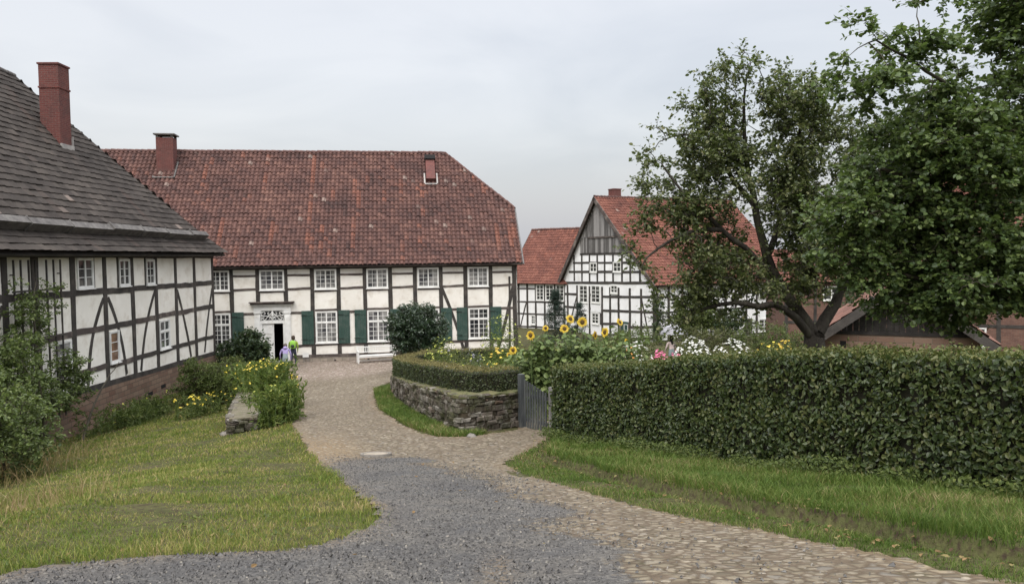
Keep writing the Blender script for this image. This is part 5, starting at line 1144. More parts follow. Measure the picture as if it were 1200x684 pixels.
YELG = leafmat('yellow_green_leaves', [(.045, .075, .016), (.075, .115, .022), (.12, .155, .035), (.19, .20, .06)], .5, .3, .2, .4)
OLIV = leafmat('olive_leaves', [(.04, .05, .02), (.07, .08, .03), (.11, .11, .045), (.16, .14, .07)], .5, .25, .2, .5)
CLIMB = leafmat('climber_leaves', [(.045, .065, .02), (.07, .10, .028), (.11, .15, .04), (.17, .20, .065)], .45, .28, .35, .3)
shrub('holly_bush', 'big round dark glossy bush between the white bench and the garden hedge', 'bush', -4.75, 38.0, 1.45, 3.3, 420, HOLLY, .12, 13, .30, 'leaf', 5, lift=.57, thr=-.9)
shrub('lilac_shrub', 'dark upright shrub with spiky shoots left of the white front door', 'bush', -14.0, 40.4, .95, 2.75, 150, DKGR, .15, 12, .40, 'leaf', 6, z=-.1, lift=.42, thr=-.9)
shrub('lilac_shrub', 'lower dark shrub against the wall below the first shutter', 'bush', -15.2, 40.2, .7, 1.6, 70, DKGR, .13, 11, .3, 'leaf', 4, z=-.1, lift=.5)
# climbing rose and elder against the trellis (left edge)
def climber():
    C = blobpts([((-13.8, 21.5, 2.6), (.75, 1.6, 1.5), 150), ((-12.8, 19.2, 2.1), (.85, 1.5, 1.3), 150), ((-13.95, 24.3, 2.2), (.35, .9, 1.2), 45), ((-14.2, 22.8, 4.6), (.35, 1.2, 1.0), 34), ((-11.1, 16.4, 2.2), (1.0, 1.6, 1.1), 100), ((-13.3, 19.8, 3.5), (.6, 1.0, .8), 40)], 3, -.35)
    limbs = [([(-13.6, 22, .3), (-13.7, 22.2, 2.5), (-14.1, 22.6, 4.6), (-14.25, 23, 5.4)], .05, .012), ([(-12.6, 20, .6), (-12.2, 19.8, 1.8), (-11.8, 19, 3.0)], .05, .012), ([(-13.7, 24, .2), (-13.6, 25, 1.6), (-13.6, 26.4, 2.5)], .045, .01), ([(-11.4, 17, 1), (-11.2, 16.6, 2.0), (-10.8, 16, 2.8)], .04, .01)]
    tree('climbing_shrub', 'sprawling light green climbing shrub at the left edge growing up the trellis', 'bush', (-13.0, 21.5, .3), limbs, C, CLIMB, BARK2, .095, 13, clump=.34, kind='leaf', twigs=5, trunkname='stem', br=.012, droop=.15)
climber()
# clumps along the foot of the left house and beside the low wall
for (x, y, r_, h_, n, mt, lab, ls) in ((-12.9, 31.4, 1.0, 1.9, 190, MIDG, 'leafy green bush in the bed nearest the left house wall', .085), (-11.5, 31.6, 1.0, 1.9, 200, MIDG, 'rounded bush topped with yellow buds beside the low stone wall', .075), (-12.9, 34.5, .9, 1.5, 90, OLIV, 'olive bush at the far corner of the left house', .08), (-13.9, 29.2, .55, .7, 28, MIDG, 'small low plant at the brick base of the left house', .08)):
    shrub('garden_bush', lab, 'bush', x, y, r_, h_, n, mt, ls, 9, .26, 'leaf', 4, lift=.5)
# big shrubs by the right hand gable house, low clumps in the garden
for (x, y, r_, h_, n, mt, lab, ls) in ((12.9, 53.5, 1.9, 3.5, 190, MIDG, 'large green shrub against the side wall of the gable house', .17), (14.9, 53.0, 1.6, 2.8, 80, DKGR, 'second large shrub further right along the side wall of the gable house', .17), (10.9, 56.5, .55, 3.3, 34, DKGR, 'ivy covered post at the corner of the gable house', .15),
    (6.2, 39.5, 1.9, 1.95, 150, MIDG, 'low green bush left of the umbrella behind the flowers', .09), (9.7, 39.0, 1.9, 1.95, 160, OLIV, 'low olive bush right of the white daisies', .09), (12.6, 38.0, 1.8, 2.1, 160, MIDG, 'wide green bush left of the apple trunk', .09), (13.4, 34.5, 1.4, 1.9, 110, MIDG, 'green bush behind the yellow flowers', .09), (15.6, 34.0, 1.5, 1.5, 50, MIDG, 'green bush beside the stone shed', .09)):
    shrub('garden_shrub', lab, 'bush', x, y, r_, h_, n, mt, ls, 9, .34, 'leaf', 4, lift=.5)
SPR = leafmat('spruce_needles', [(.010, .022, .016), (.020, .036, .026), (.035, .055, .04)], .6, .05, .2, .3)
shrub('small_spruce', 'small dark blue green conifer behind the sunflowers', 'conifer', 2.5, 44.0, 1.25, 3.7, 240, SPR, .11, 12, .30, 'diamond', 1, flat=.3, cone=True, droop=.3, aspect=.25)
shrub('small_spruce', 'smaller dark conifer top right of the taller one behind the sunflowers', 'conifer', 3.9, 44.5, .9, 2.9, 90, SPR, .11, 12, .26, 'diamond', 1, flat=.3, cone=True, droop=.3, aspect=.25)

# ================================================================== flowers
def petmat(name, c1, c2, rough=.5):
    m, t, p, o = nmat(name); g = G(t); g.set(p.inputs['Base Color'], g.ramp(g.island(), [(0, c1), (1, c2)])); p.inputs['Roughness'].default_value = rough
    tr = g.n('ShaderNodeBsdfTranslucent'); tr.inputs[0].default_value = (*c2, 1); mx = g.n('ShaderNodeMixShader'); mx.inputs[0].default_value = .25
    t.links.new(p.outputs[0], mx.inputs[1]); t.links.new(tr.outputs[0], mx.inputs[2]); t.links.new(mx.outputs[0], o.inputs[0]); return m
YEL = petmat('yellow_petals', (.50, .32, .02), (.74, .56, .06)); ORA = petmat('orange_petals', (.42, .16, .03), (.62, .32, .05)); WHT = petmat('white_petals', (.48, .48, .43), (.72, .72, .68)); PNK = petmat('pink_petals', (.45, .05, .15), (.75, .20, .36)); GOLD = petmat('golden_flowers', (.45, .33, .02), (.75, .60, .06)); LIME = petmat('lime_flowers', (.22, .26, .03), (.45, .45, .07))
DISC = basic('sunflower_disc', (.05, .028, .010), (.12, .075, .02), 30, .9, .8, 60)
SUNL = leafmat('sunflower_leaves', [(.055, .082, .028), (.09, .13, .04), (.13, .175, .055), (.20, .23, .09)], .5, .25, .25, .3)
STEM = basic('green_stem', (.06, .10, .03), (.11, .15, .05), 5, .7, .2)
def plant(name, label, cat, x, y, h_, nleaf, lsize, leafm, group=None, headr=None, face=(0, -1, .1), tilt=0.0, top=.9, spread_=.30, lean=(0, 0), z=None, kind='round', aspect=.75):
    b = g1(x, y) if z is None else z
    e = empty(name, (x, y, b), 0, label, cat, group)
    tipx, tipy = lean; pts = np.array([(0, 0, -.05), (tipx*.3, tipy*.3, h_*.4), (tipx*.6, tipy*.6, h_*.75), (tipx, tipy, h_)]); pts = smooth_path(pts, .15)
    T = Acc(); T.add(tube_geo(pts, np.linspace(.018, .010, len(pts)), 6))
    u = rng.uniform(.12, top, nleaf); an = rng.uniform(0, 6.283, nleaf); bp = np.stack([np.interp(u, np.linspace(0, 1, len(pts)), pts[:, k]) for k in range(3)], 1)
    dr = np.stack([np.cos(an), np.sin(an), .45+0*an], 1); pet = spread_*rng.uniform(.5, 1.1, nleaf)*(1.15-.5*u); ends = bp+dr*pet[:, None]
    for q, e2 in zip(bp, ends): T.add(tube_geo([q, (q+e2)/2+[0, 0, .01], e2], .004, 3))
    T.build('stem', STEM, e)
    np_mesh('foliage', *leaf_geo(ends, lsize*rng.uniform(.6, 1.15, nleaf), np.stack([dr[:, 0]*.5, dr[:, 1]*.5, 1+0*an], 1), .5, kind, aspect, direction=np.stack([np.cos(an), np.sin(an), -.5+0*an], 1), dspread=.5), leafm, e)
    if headr:
        f = Vector(face).normalized(); q = f.to_track_quat('Z', 'Y'); o3 = Vector((tipx, tipy, h_))+f*.03
        hd = empty('flower_head', tuple(o3), 0); hd.parent = e; hd.rotation_mode = 'QUATERNION'; hd.rotation_quaternion = q
        n = 17; A_ = Acc(); V = []; F = []
        for ring, (r0, r1, zz) in enumerate(((headr*.38, headr, .0), (headr*.36, headr*.86, .015))):
            for k in range(n):
                a_ = 2*math.pi*(k+.5*ring)/n+random.uniform(-.08, .08); wd = .19*headr; ca, sa = math.cos(a_), math.sin(a_); dz = random.uniform(-.15, .25)*headr; i = len(V); ro = r1*random.uniform(.85, 1.05)
                for (rr, ww, z_) in ((r0, -wd*.6, zz), (r0, wd*.6, zz), ((r0+ro)/2, wd, zz+dz*.4+.01), (ro, 0, zz+dz), ((r0+ro)/2, -wd, zz+dz*.4+.01)): V.append((rr*ca-ww*sa, rr*sa+ww*ca, z_))
                F += [(i, i+1, i+2, i+4), (i+4, i+2, i+3, i+3)]
        V = np.array(V); me = bpy.data.meshes.new('petals'); me.from_pydata(V.tolist(), [], [f_ if f_[2] != f_[3] else f_[:3] for f_ in F]); link('petals', me, YEL, hd)
        d_ = MB(); d_.lathe([(.001, .035), (headr*.2, .045), (headr*.38, .035), (headr*.44, .0), (headr*.35, -.03), (.001, -.045)], sides=14); d_.build('disc', DISC, hd, smooth=True)
    return e
SG = 'sunflowers standing behind the garden hedges'
suns = [(.10, 22.0, 2.10, .16, (-.3, -1, .1), 'sunflower with a small head at the far left of the sunflower patch'), (.55, 22.0, 2.62, .19, (-.5, -1, .15), 'sunflower with a broad head at the left of the sunflower patch'),
 (1.02, 22.0, 2.86, .13, (.1, -1, .3), 'sunflower with a half closed green yellow head left of centre'), (1.50, 21.8, 2.86, .19, (.3, -1, .35), 'tilted sunflower in the middle of the sunflower patch'),
 (1.62, 22.6, 3.12, .20, (.5, -.8, .45), 'tallest sunflower, head turned up above the others'), (2.02, 22.0, 3.08, .21, (.0, -1, .12), 'large round sunflower facing the road squarely'),
 (2.38, 21.8, 2.62, .19, (.9, -.5, .1), 'sunflower turned edge on to the right'), (2.72, 21.8, 2.72, .20, (-.8, -.6, .2), 'sunflower turned edge on to the left near the right end'),
 (3.12, 22.2, 3.02, .17, (.6, -.6, .5), 'sunflower with drooping petals at the right end of the patch'), (3.22, 21.4, 2.42, .14, (.7, -.6, .2), 'small low sunflower at the right end of the patch'), (-.05, 22.4, 1.85, .12, (.3, -1, .3), 'small low sunflower at the left end of the patch')]
for i, (x, y, h_, hr, fc, lab) in enumerate(suns):
    h_ = h_*.80+.05; plant('sunflower', lab, 'sunflower', x, y, h_, 60, .19, SUNL, SG, hr*.78, fc, lean=(random.uniform(-.08, .08), random.uniform(-.1, .05)), z=1.55)
GS = 'leafy plants without open flowers among the sunflowers'
for i in range(40):
    x = -.1+3.6*((i*.618) % 1); y = 20.9+1.9*((i*.381) % 1); hh = random.uniform(1.75, 2.4) if x > .5 else random.uniform(1.1, 1.7)
    plant('budding_sunflower', 'leafy green sunflower stem without an open flower among the sunflowers', 'sunflower', x, y, hh, 60, .17, SUNL, GS, lean=(random.uniform(-.1, .1), random.uniform(-.1, .1)), z=1.6)

def flower_clump(name, label, cat, x, y, r_, h_, nf, fs, fmat, leafm, z=None, nl=900, ls=.07, low=.45, kind='leaf', fl='flower'):
    b = g1(x, y) if z is None else z; e = empty(name, (x, y, b), 0, label, cat)
    def dome(n, rmin=0):
        v = unit(rng.normal(size=(n, 3))); v[:, 2] = np.abs(v[:, 2]); q = rng.uniform(rmin, 1, n)**.5; P = v*q[:, None]*np.array([r_, r_, h_]); P[:, 2] += .07*h_*vnoise(P, 3/r_)+.02; return P, v
    P, v = dome(nl, .05); np_mesh('foliage', *leaf_geo(P, ls*rng.uniform(.6, 1.3, nl), v+np.array([0, 0, .6]), 1.2, kind, .4), leafm, e)
    P, v = dome(nf, .86); P[:, 2] = np.maximum(P[:, 2], low*h_*rng.random(nf)); A_ = Acc()
    cl = vnoise(P, 4/r_, x) > -.45; P, v = P[cl], v[cl]
    for k in range(3): A_.add(leaf_geo(P+rng.normal(0, fs*.12, P.shape), fs*rng.uniform(.7, 1.15, len(P)), v*.7+np.array([0, -.3, .6]), .35, 'diamond', 1.0))
    tag(A_.build(fl, fmat, e), kind='stuff')
    T = Acc()
    for q in P[::6]: T.add(tube_geo([(q[0]*.2, q[1]*.2, 0), (q[0]*.7, q[1]*.7, q[2]*.6), tuple(q)], .004, 3))
    T.build('stem', STEM, e); return e
flower_clump('daisy_bush', 'white daisies and seed heads just right of the sunflowers', 'flowers', 4.75, 30.0, 1.0, 1.6, 190, .09, WHT, MIDG, nl=1600)
flower_clump('daisy_bush', 'large mound of white daisies right beside the pale umbrella', 'flowers', 8.0, 34.0, .95, 1.6, 230, .085, WHT, MIDG, nl=1600, low=.3)
flower_clump('daisy_bush', 'wide low drift of white flowers right of the umbrella above the hedge', 'flowers', 8.15, 28.4, 1.15, 1.7, 190, .075, WHT, MIDG, nl=1600)
flower_clump('goldenrod', 'bright yellow flower clump left of the apple trunk', 'flowers', 8.75, 26.0, .75, 1.72, 110, .09, GOLD, YELG, nl=1200)
flower_clump('marigolds', 'orange yellow flower clump next to the apple trunk', 'flowers', 10.0, 28.0, .8, 1.6, 120, .09, YEL, OLIV, nl=1200)
flower_clump('phlox', 'bright pink flowers in front of the person under the umbrella', 'flowers', 5.85, 30.5, .5, 1.25, 120, .09, PNK, MIDG, nl=700)
flower_clump('phlox', 'small pink flower clump right below the umbrella', 'flowers', 6.7, 31.5, .35, 1.15, 60, .08, PNK, MIDG, nl=400)
flower_clump('red_hot_flowers', 'orange seed spikes above the left end of the tall hedge', 'flowers', 4.1, 26.5, .35, 1.6, 40, .13, ORA, OLIV, nl=500)
flower_clump('fennel', 'feathery yellow green plant inside the curved hedge at its left', 'flowers', -2.7, 29.0, .8, 1.7, 90, .07, LIME, YELG, nl=2600, ls=.07)
flower_clump('fennel', 'taller feathery yellow green plant left of the sunflowers', 'flowers', -.4, 27.5, .9, 2.5, 60, .07, LIME, YELG, nl=3000, ls=.08)
flower_clump('marigolds', 'small orange flower clump in the garden left of the sunflowers', 'flowers', -.45, 22.6, .38, 1.15, 45, .07, YEL, YELG, nl=700)
flower_clump('catmint', 'loose grey green plants in the middle of the garden', 'flowers', -1.8, 25.5, 1.2, 1.2, 60, .06, petmat('dull_mauve', (.18, .16, .22), (.30, .28, .34)), OLIV, nl=3000, ls=.06)
flower_clump('catmint', 'loose grey green plants just inside the front of the curved hedge', 'flowers', -1.0, 21.6, .9, 1.0, 40, .05, LIME, MIDG, nl=2600, ls=.06)
flower_clump('leafy_clump', 'green herbs at the back of the garden near the rear hedge', 'flowers', -2.2, 33.4, 1.4, 1.2, 40, .06, LIME, DKGR, nl=2200, ls=.08)
flower_clump('leafy_clump', 'green herbs behind the sunflowers', 'flowers', 1.4, 27, 1.5, 1.5, 60, .07, LIME, MIDG, nl=2600, ls=.09)
# garden ground cover
n = 26000; P = rng.uniform((-4.3, 18.8), (9, 36), (n, 2)); k = inside(P, [(.2, 19.4), (-.9, 19.1), (-2.4, 21.8), (-3.3, 24.6), (-3.9, 27.5), (-4.1, 31), (-3.0, 34.8), (0, 35.8), (9, 35.8), (7, 22), (2.5, 17), (1.2, 18.6)]); P = P[k]; n = len(P)
z = gz(P[:, 0], P[:, 1])+rng.uniform(.02, .32, n)*(1+.6*vnoise(P, 1.3)); gc = np_mesh('garden_plants', *leaf_geo(np.c_[P, z], rng.uniform(.06, .14, n), np.tile([0, 0, 1.], (n, 1)), 1.4, 'leaf', .5), MIDG); tag(gc, 'mixed low green plants covering the beds inside the garden', 'plants', kind='stuff')
# tall weedy flowers beside the low wall
def weed_patch(name, label, cx, cy, rx, ry, n, h0, h1, fcol, leafm, nflow, z=None, group=None, arch=.35):
    b = g1(cx, cy); e = empty(name, (cx, cy, b), 0, label, 'plants', group); T = Acc(); LP_ = []; LD = []; FP = []
    for k in range(n):
        x = rng.normal(0, rx*.45); y = rng.normal(0, ry*.45); h_ = random.uniform(h0, h1); z0_ = g1(cx+x, cy+y)-b; a_ = random.uniform(0, 6.28); l_ = arch*h_*random.uniform(.2, 1)
        pts = np.array([(x, y, z0_-.03), (x+l_*.15*math.cos(a_), y+l_*.15*math.sin(a_), z0_+h_*.5), (x+l_*math.cos(a_), y+l_*math.sin(a_), z0_+h_)]); pts = smooth_path(pts, .2); T.add(tube_geo(pts, .004, 3))
        m_ = int(26*h_); u = rng.uniform(.05, 1, m_); LP_.append(np.stack([np.interp(u, np.linspace(0, 1, len(pts)), pts[:, q]) for q in range(3)], 1)); an = rng.uniform(0, 6.28, m_); LD.append(np.stack([np.cos(an), np.sin(an), .7+0*an], 1)); FP.append(pts[-1])
    T.build('stem', STEM, e); P = np.concatenate(LP_); D = np.concatenate(LD); np_mesh('foliage', *leaf_geo(P, rng.uniform(.08, .20, len(P)), None, 1, 'leaf', .24, direction=D, dspread=.4), leafm, e)
    if nflow:
        FP = np.array(FP); FP = FP[rng.integers(0, len(FP), nflow)]+rng.normal(0, .05, (nflow, 3)); A_ = Acc()
        for k in range(2): A_.add(leaf_geo(FP, rng.uniform(.05, .10, nflow), np.tile([0, -.4, 1.], (nflow, 1)), .6, 'diamond', .9))
        tag(A_.build('flower', fcol, e), kind='stuff')
    return e
weed_patch('tall_weeds', 'tall feathery green plants hiding the road side of the low stone wall', -6.45, 21.2, .40, 1.3, 190, .5, 1.15, LIME, YELG, 30)
weed_patch('tall_weeds', 'tall yellow flowering plants between the low wall and the road', -7.85, 24.6, .42, 1.7, 210, .9, 1.75, GOLD, YELG, 60)
weed_patch('tall_weeds', 'yellow green flowering stems near the far end of the low wall', -9.5, 28.4, .8, 1.5, 170, .9, 1.7, GOLD, YELG, 70)
weed_patch('tall_weeds', 'low yellow flowering weeds in the grass in front of the left house', -11.3, 27.5, .9, 1.2, 60, .4, .8, GOLD, MIDG, 40)
weed_patch('tall_weeds', 'rank green herbs along the stone base of the left house', -13.7, 27.5, .6, 3.2, 200, .35, .85, LIME, MIDG, 10)
flower_clump('marigolds', 'orange flower clump beside the people near the front door', 'flowers', -10.3, 35.5, .34, .62, 40, .07, YEL, MIDG, nl=500)
flower_clump('marigolds', 'small orange flower clump in front of the person in the purple jacket', 'flowers', -9.6, 33.2, .26, .5, 30, .07, YEL, MIDG, nl=400)
# rank dry grass at the left edge of the picture
ac = Acc(); ac.add(tall_grass(-6.3, 8.6, 1.2, 2.6, 1100, .10, .36, None, .007)); ac.add(tall_grass(-4.9, 6.2, .6, 1.2, 350, .08, .22, None, .006)); ac.add(tall_grass(-12.0, 16.5, 2.2, 4.0, 1800, .2, .6, None, .012))
DRYG = grassmat('dry_grass', [(0, (.09, .10, .03)), (.4, (.17, .15, .05)), (.7, (.27, .20, .10)), (1, (.36, .27, .16))])
dg = ac.build('tall_dry_grass', DRYG); tag(dg, 'rank straw coloured tall grass at the left edge of the lawn', 'grass', kind='stuff')

# ragged weeds and dead leaves at the foot of the tall hedge and along the scarp
n = 15000; k = rng.integers(0, len(TALLP), n); P = TALLP[k]+rng.normal(0, .12, (n, 2))-np.abs(rng.normal(0, .16, (n, 1)))*np.array([.85, .5]); P = P[vnoise(P, 2.6, 4) > -.35]; n = len(P)
hgt = rng.random(n)**1.6*.20*(1+.6*vnoise(P, 1.9)); a = Acc(); a.add(leaf_geo(np.c_[P, gz(P[:, 0], P[:, 1])+hgt], rng.uniform(.025, .065, n), np.tile([-.3, -.3, 1.], (n, 1)), 1.3, 'leaf', .55))
wd = a.build('hedge_foot_weeds', MIDG); tag(wd, 'small leafy weeds growing along the foot of the tall hedge', 'weeds', kind='stuff')
n = 1500; P = rng.uniform((-4, 3), (6, 20), (n*6, 2)); d1 = seg_dist(P, SCARP, False); P = P[(d1 < .45) | (rng.random(len(P)) < .03)][:n]; P = P[np.abs(road_sd(P)) > .0]; n = len(P)
DEAD = leafmat('fallen_leaves', [(.06, .035, .02), (.12, .075, .035), (.20, .13, .06), (.16, .15, .06)], .8, .1, .2, .1)
dl_ = np_mesh('fallen_leaves', *leaf_geo(np.c_[P, gz(P[:, 0], P[:, 1])+.02], rng.uniform(.025, .06, n), np.tile([0, 0, 1.], (n, 1)), .5, 'leaf', .6), DEAD); tag(dl_, 'scattered brown fallen leaves on the bank and the road edge', 'leaves', kind='stuff')
# broad leaved weeds mixed into the lawn
n = 9000; P = sample(LAWN, n, 1.0); P = P[(vnoise(P, 1.6, 9) > .15) & (road_sd(P) < -.05)]; n = len(P)
lw_ = np_mesh('lawn_weeds', *leaf_geo(np.c_[P, gz(P[:, 0], P[:, 1])+rng.uniform(.01, .05, n)], rng.uniform(.02, .05, n), np.tile([0, 0, 1.], (n, 1)), .8, 'leaf', .5), MIDG); tag(lw_, 'clover and plantain leaves growing in the lawn', 'weeds', kind='stuff')
# ================================================================== small furnishings
bn = empty('garden_bench', (-8.72, 43.05, 0), R(20), 'white painted wooden bench with slatted back against the farmhouse wall', 'bench')
FBn = Fr((0, 0, 0), (1, 0, 0), (0, 0, 1)); LBn = 2.15
def piece(name, par, F, dims, mat=WHITE): m_ = MB(); m_.box(F, *dims); return m_.build(name, mat, par)
FB2 = WORLD
for x in (0.0, LBn-.07): piece('leg', bn, WORLD, (x, x+.07, 0, .07, 0, .66)); piece('leg', bn, WORLD, (x, x+.07, .48, .55, 0, .92)); piece('armrest', bn, WORLD, (x-.01, x+.08, -.03, .48, .661, .70))
piece('apron', bn, WORLD, (.071, LBn-.071, .01, .04, .34, .42))
m_ = MB()
for k in range(5): m_.box(WORLD, .071, LBn-.071, .0+k*.095, .08+k*.095, .421, .445)
m_.build('seat', WHITE, bn); m_ = MB(); m_.box(WORLD, .071, LBn-.071, .49, .53, .86, .92); m_.box(WORLD, .071, LBn-.071, .49, .53, .58, .63)
for k in range(21): m_.box(WORLD, .12+k*.094, .155+k*.094, .50, .52, .631, .859)
m_.build('backrest', WHITE, bn)
piece('stretcher', bn, WORLD, (.071, LBn-.071, .25, .29, .12, .17))
# notice board by the door
sg = empty('notice_sign', (-11.92, 44.0, 0.0), R(6), 'small plain white notice board on short legs beside the front door', 'sign')
piece('board', sg, Fr((0, 0, 0), (1, 0, 0), (0, 0, 1)), (-.17, .17, .30, .56, 0, .02)); piece('leg', sg, WORLD, (-.13, -.10, 0, .02, 0, .30), GREYWOOD); piece('leg', sg, WORLD, (.10, .13, 0, .02, 0, .30), GREYWOOD)
# manhole cover
mz = g1(-2.68, 14.75)
IRON = basic('worn_cast_iron', (.20, .17, .13), (.32, .28, .22), 10, .6, .6, 60)
mh = empty('manhole_cover', (-2.68, 14.75, mz+.03), 0, 'round pale manhole cover set in the cobbles at the edge of the gravel', 'manhole cover'); mh.rotation_euler = (-.14, 0, 0)
m_ = MB(); m_.lathe([(.001, .018), (.20, .018), (.205, .012), (.215, .012), (.22, .018), (.235, .018), (.235, -.03)], sides=36); m_.build('cover', IRON, mh)
m_ = MB(); m_.lathe([(.245, -.03), (.245, .02), (.30, .022), (.31, -.03)], sides=36); m_.build('frame', basic('manhole_frame', (.12, .11, .10), (.20, .18, .15), 8, .7, .4), mh)

# ================================================================== people
def flat(name, c, rough=.8): return basic(name, tuple(x*.85 for x in c), tuple(min(1, x*1.1) for x in c), 6, rough, .2, 30)
SKIN = flat('skin', (.42, .25, .18), .6)
def person(label, loc, rz, H=1.7, lean=0.0, top=None, trousers=None, shoes=None, hair=None, arms=((.10, .02), (.10, .02)), stride=.06, knee=.03, hairlen=.12, hood=None):
    """one continuous skinned figure; facing local +Y"""
    s = H/1.7; e = empty('person', loc, rz, label, 'person')
    V = []; Rr = []; E = []; M = []
    def v(p, r, m): V.append(Vector(p)*s); Rr.append(r*s if isinstance(r, (int, float)) else (r[0]*s, r[1]*s)); M.append(m); return len(V)-1
    def bend(p, z0=.92):      # lean the upper body forward about the hips
        q = Vector(p); d = q-Vector((0, 0, z0)); c, s_ = math.cos(lean), math.sin(lean); return Vector((q.x, d.y*c+d.z*s_, z0-d.y*s_+d.z*c))
    pel = v((0, 0, .93), (.15, .115), 2); wa = v(bend((0, 0, 1.08)), (.135, .10), 1); chs = v(bend((0, 0, 1.27)), (.165, .12), 1); nk0 = v(bend((0, 0, 1.42)), (.10, .09), 1)
    nk = v(bend((0, .01, 1.49)), .055, 0); hd0 = v(bend((0, .02, 1.56)), (.072, .085), 0); hd1 = v(bend((0, .015, 1.63)), (.078, .098), 0); hd2 = v(bend((0, .0, 1.69)), .05, 0)
    E += [(pel, wa), (wa, chs), (chs, nk0), (nk0, nk), (nk, hd0), (hd0, hd1), (hd1, hd2)]
    for k, (fw, outw) in zip((-1, 1), arms):
        sh = v(bend((k*.185, 0, 1.40)), .068, 1); el = v(bend((k*(.25+outw), fw*.5, 1.14)), .046, 1); wr = v(bend((k*(.23+outw), fw+.12, .92)), .033, 1); pm = v(bend((k*(.225+outw), fw+.16, .86)), (.034, .020), 0)
        E += [(chs, sh), (sh, el), (el, wr), (wr, pm)]
        for j, ln in enumerate((.060, .068, .064, .052)):
            a_ = v(bend((k*(.225+outw), fw+.135+.018*j, .80)), .009, 0); b_ = v(bend((k*(.215+outw), fw+.14+.018*j, .80-ln*.7)), .008, 0); E += [(pm, a_), (a_, b_)]
        th = v(bend((k*(.20+outw), fw+.20, .84)), .010, 0); E += [(pm, th)]
    for k in (-1, 1):
        hp = v((k*.085, 0, .86), .095, 2); kn = v((k*.095, knee+stride*k*.5, .48), .062, 2); an = v((k*.10, stride*k*.6-.02, .09), .042, 2); toe = v((k*.11, stride*k*.6+.15, .035), (.042, .03), 3); he = v((k*.10, stride*k*.6-.05, .035), .036, 3)
        E += [(pel, hp), (hp, kn), (kn, an), (an, toe), (an, he)]
    me = bpy.data.meshes.new('body'); me.from_pydata([tuple(x) for x in V], E, []); o = bpy.data.objects.new('tmp', me); COL.objects.link(o)
    sk = o.modifiers.new('s', 'SKIN'); sk.use_smooth_shade = True
    for i, sv in enumerate(me.skin_vertices[0].data):
        r = Rr[i]; sv.radius = (r, r) if not isinstance(r, tuple) else r; sv.use_root = (i == 0)
    ss = o.modifiers.new('d', 'SUBSURF'); ss.levels = 2; ss.render_levels = 2
    dg_ = bpy.context.evaluated_depsgraph_get(); nm = bpy.data.meshes.new_from_object(o.evaluated_get(dg_)); bpy.data.objects.remove(o)
    nm.name = 'body'
    for m_ in (SKIN, top, trousers, shoes): nm.materials.append(m_)
    segs = [(V[a_], V[b_], max(M[a_], M[b_]) if (M[a_] and M[b_]) else (0 if (M[a_] == 0 and M[b_] == 0) else -1), a_, b_) for a_, b_ in E]
    for f in nm.polygons:
        c = f.center; best = 9; mi = 1
        for p, q, mm, a_, b_ in segs:
            d = q-p; t_ = max(0, min(1, (c-p).dot(d)/max(d.length_squared, 1e-9))); ds = (c-(p+d*t_)).length
            if ds < best: best = ds; mi = mm if mm >= 0 else (M[a_] if t_ < .5 else M[b_])
        f.material_index = mi; f.use_smooth = True
    b = bpy.data.objects.new('body', nm); COL.objects.link(b); b.parent = e
    # hair cap and face details
    hc = bend((0, -.012, 1.635))*s; A_ = MB(); 
    for i in range(9):
        pass
    hairm = MB(); prof = [(.001, .118), (.045, .108), (.078, .08), (.098, .035), (.102, -.01), (.098, -.05), (.088, -hairlen)]
    hairm.lathe([(r*s, z_*s) for r, z_ in prof], c=hc, sides=18); 
    hairm.v = [Vector((q.x, hc.y+(q.y-hc.y)*1.05-.015*s, q.z)) if q.y < hc.y+.045*s or q.z > hc.z+.05*s else Vector((q.x, min(q.y, hc.y+.055*s), q.z)) for q in hairm.v]
    hairm.build('hair', hair, e, smooth=True)
    fc = MB(); n0 = bend((0, .115, 1.60))*s; fc.bar(bend((0, .098, 1.625))*s, n0, .008*s, 6, r2=.014*s); fc.build('nose', SKIN, e, smooth=True)
    for k in (-1, 1):
        ey = MB(); p = bend((k*.032, .098, 1.63))*s; ey.lathe([(.001, .010*s), (.008*s, .006*s), (.010*s, 0), (.008*s, -.006*s), (.001, -.01*s)], c=p, sides=8); ey.build('eye', DARK, e)
    if hood:
        h = MB(); hc2 = bend((0, -.07, 1.46))*s; h.lathe([(.001, .08*s), (.07*s, .07*s), (.12*s, .02*s), (.125*s, -.03*s), (.09*s, -.08*s), (.001, -.10*s)], c=hc2, sides=16); h.build('hood', hood, e, smooth=True)
    return e
NEON = flat('neon_jacket', (.26, .36, .05)); LILAC = flat('lilac_jacket', (.30, .25, .44)); NAVY = flat('dark_trousers', (.035, .04, .06)); GREYT = flat('grey_trousers', (.20, .24, .24)); SHOE = flat('dark_shoes', (.03, .028, .026)); HAIRB = flat('brown_hair', (.05, .035, .025)); HAIRG = flat('grey_brown_hair', (.12, .10, .085)); HAIRK = flat('black_hair', (.012, .011, .010)); ROSE = flat('pale_rose_coat', (.55, .44, .42))
p1 = person('person in a neon yellow green jacket and dark trousers walking to the open door', (-12.05, 42.0, 0.0), R(8), 1.72, .10, NEON, NAVY, SHOE, HAIRB, arms=((.12, -.01), (.03, -.02)), stride=.16)
p2 = person('person in a lilac hooded jacket stooping forward behind the orange flowers', (-11.85, 39.8, 0.0), R(12), 1.58, .45, LILAC, GREYT, SHOE, HAIRG, arms=((.22, .04), (.22, .04)), stride=.1, hood=LILAC)
p3 = person('person with long black hair and pale rose coat under the umbrella', (7.48, 36.0, g1(7.48, 36)), R(15), 1.56, .02, ROSE, GREYT, SHOE, HAIRK, arms=((.08, .02), (.20, .00)), hairlen=.34)
bp = empty('backpack', (-12.03, 41.84, 1.08), R(8), 'yellow green backpack with dark straps on the back of the person at the door', 'backpack')
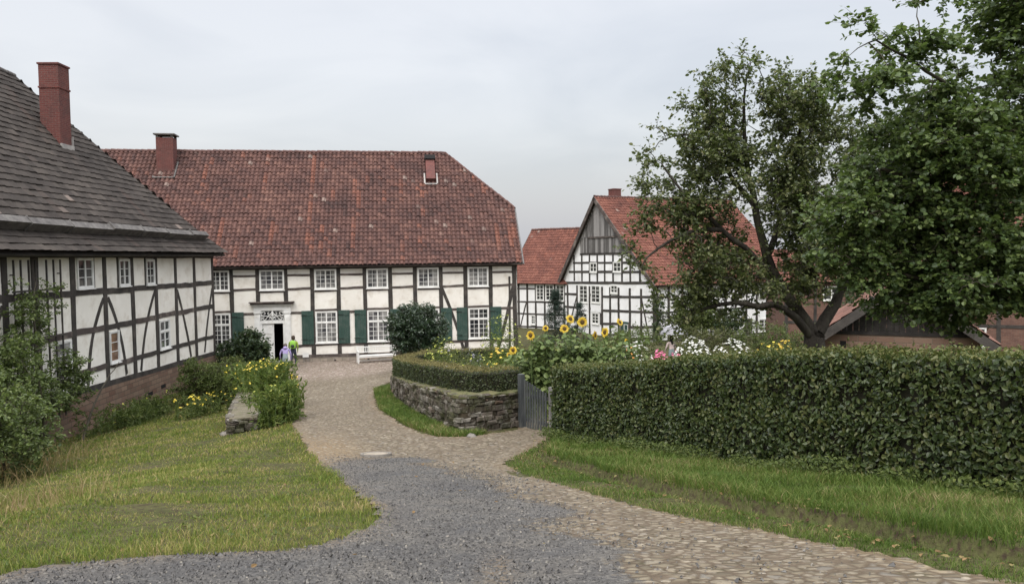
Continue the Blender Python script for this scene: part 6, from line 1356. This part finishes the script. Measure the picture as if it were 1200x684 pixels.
m_ = MB(); m_.lathe([(.001, -.02), (.10, -.015), (.145, .04), (.155, .18), (.145, .33), (.10, .41), (.001, .43)], sides=18); m_.v = [Vector((q.x, q.y*.62, q.z)) for q in m_.v]; m_.build('bag', flat('backpack_cloth', (.24, .48, .07)), bp, smooth=True)
m_ = MB(); m_.lathe([(.001, .02), (.07, .03), (.09, .09), (.08, .18), (.001, .20)], c=(0, -.075, .02), sides=12); m_.v = [Vector((q.x, -.075+(q.y+.075)*.5, q.z)) for q in m_.v]; m_.build('pocket', flat('backpack_dark', (.03, .04, .03)), bp, smooth=True)
for k in (-1, 1): m_ = MB(); m_.path([Vector((k*.09, .08, .40)), Vector((k*.12, .13, .44)), Vector((k*.13, .30, .40)), Vector((k*.14, .32, .2)), Vector((k*.13, .1, .05))], .014, 5); m_.build('strap', NAVY, bp)
um = empty('umbrella', (7.52, 36.05, g1(7.48, 36)), 0, 'pale grey domed umbrella held over the person among the flowers', 'umbrella')
UMB = basic('umbrella_cloth', (.20, .20, .215), (.27, .27, .285), 3, .5, .05)
m_ = MB(); n = 16; rad = .56; rows = 7; V = []
for j in range(rows+1):
    ph = j/rows*1.25; 
    for k in range(n):
        a_ = 2*math.pi*k/n; r_ = rad*math.sin(ph)/math.sin(1.25)*(1-(.02*(j/rows) if k % 2 else 0)); m_.v.append(Vector((r_*math.cos(a_), r_*math.sin(a_), 1.70+.42*(math.cos(ph)-math.cos(1.25))/(1-math.cos(1.25))-(.0 if k % 2 else .02*(j/rows)))))
for j in range(rows):
    for k in range(n): a_ = j*n+k; b_ = j*n+(k+1) % n; m_.f.append((a_, b_, b_+n, a_+n)); m_.m.append(0)
m_.build('canopy', UMB, um, smooth=True)
m_ = MB(); m_.bar(Vector((0, 0, 1.0)), Vector((0, 0, 2.17)), .007, 6); m_.build('shaft', DARK, um); m_ = MB(); m_.bar(Vector((0, 0, .9)), Vector((0, 0, 1.02)), .016, 8); m_.build('handle', DARK, um)
# a few stray stones beside the road
for i, (x, y, s_, lab) in enumerate(((-.95, 17.05, .12, 'grey fieldstone lying at the foot of the curved wall corner'), (-7.6, 20.0, .13, 'grey stone lying at the end of the low wall'))):
    m_ = MB(); m_.lathe([(.001, .6*s_), (.55*s_, .5*s_), (.9*s_, .2*s_), (1.0*s_, -.1*s_), (.8*s_, -.3*s_), (.001, -.35*s_)], sides=9); m_.v = [q+Vector((random.uniform(-.15, .15), random.uniform(-.15, .15), random.uniform(-.1, .1)))*s_ for q in m_.v]
    o = m_.build('fieldstone', basic('fieldstone_%d' % i, (.12, .11, .10), (.24, .22, .19), 8, .9, .6), smooth=True); o.location = (x, y, g1(x, y)+.02); tag(o, lab, 'stone')
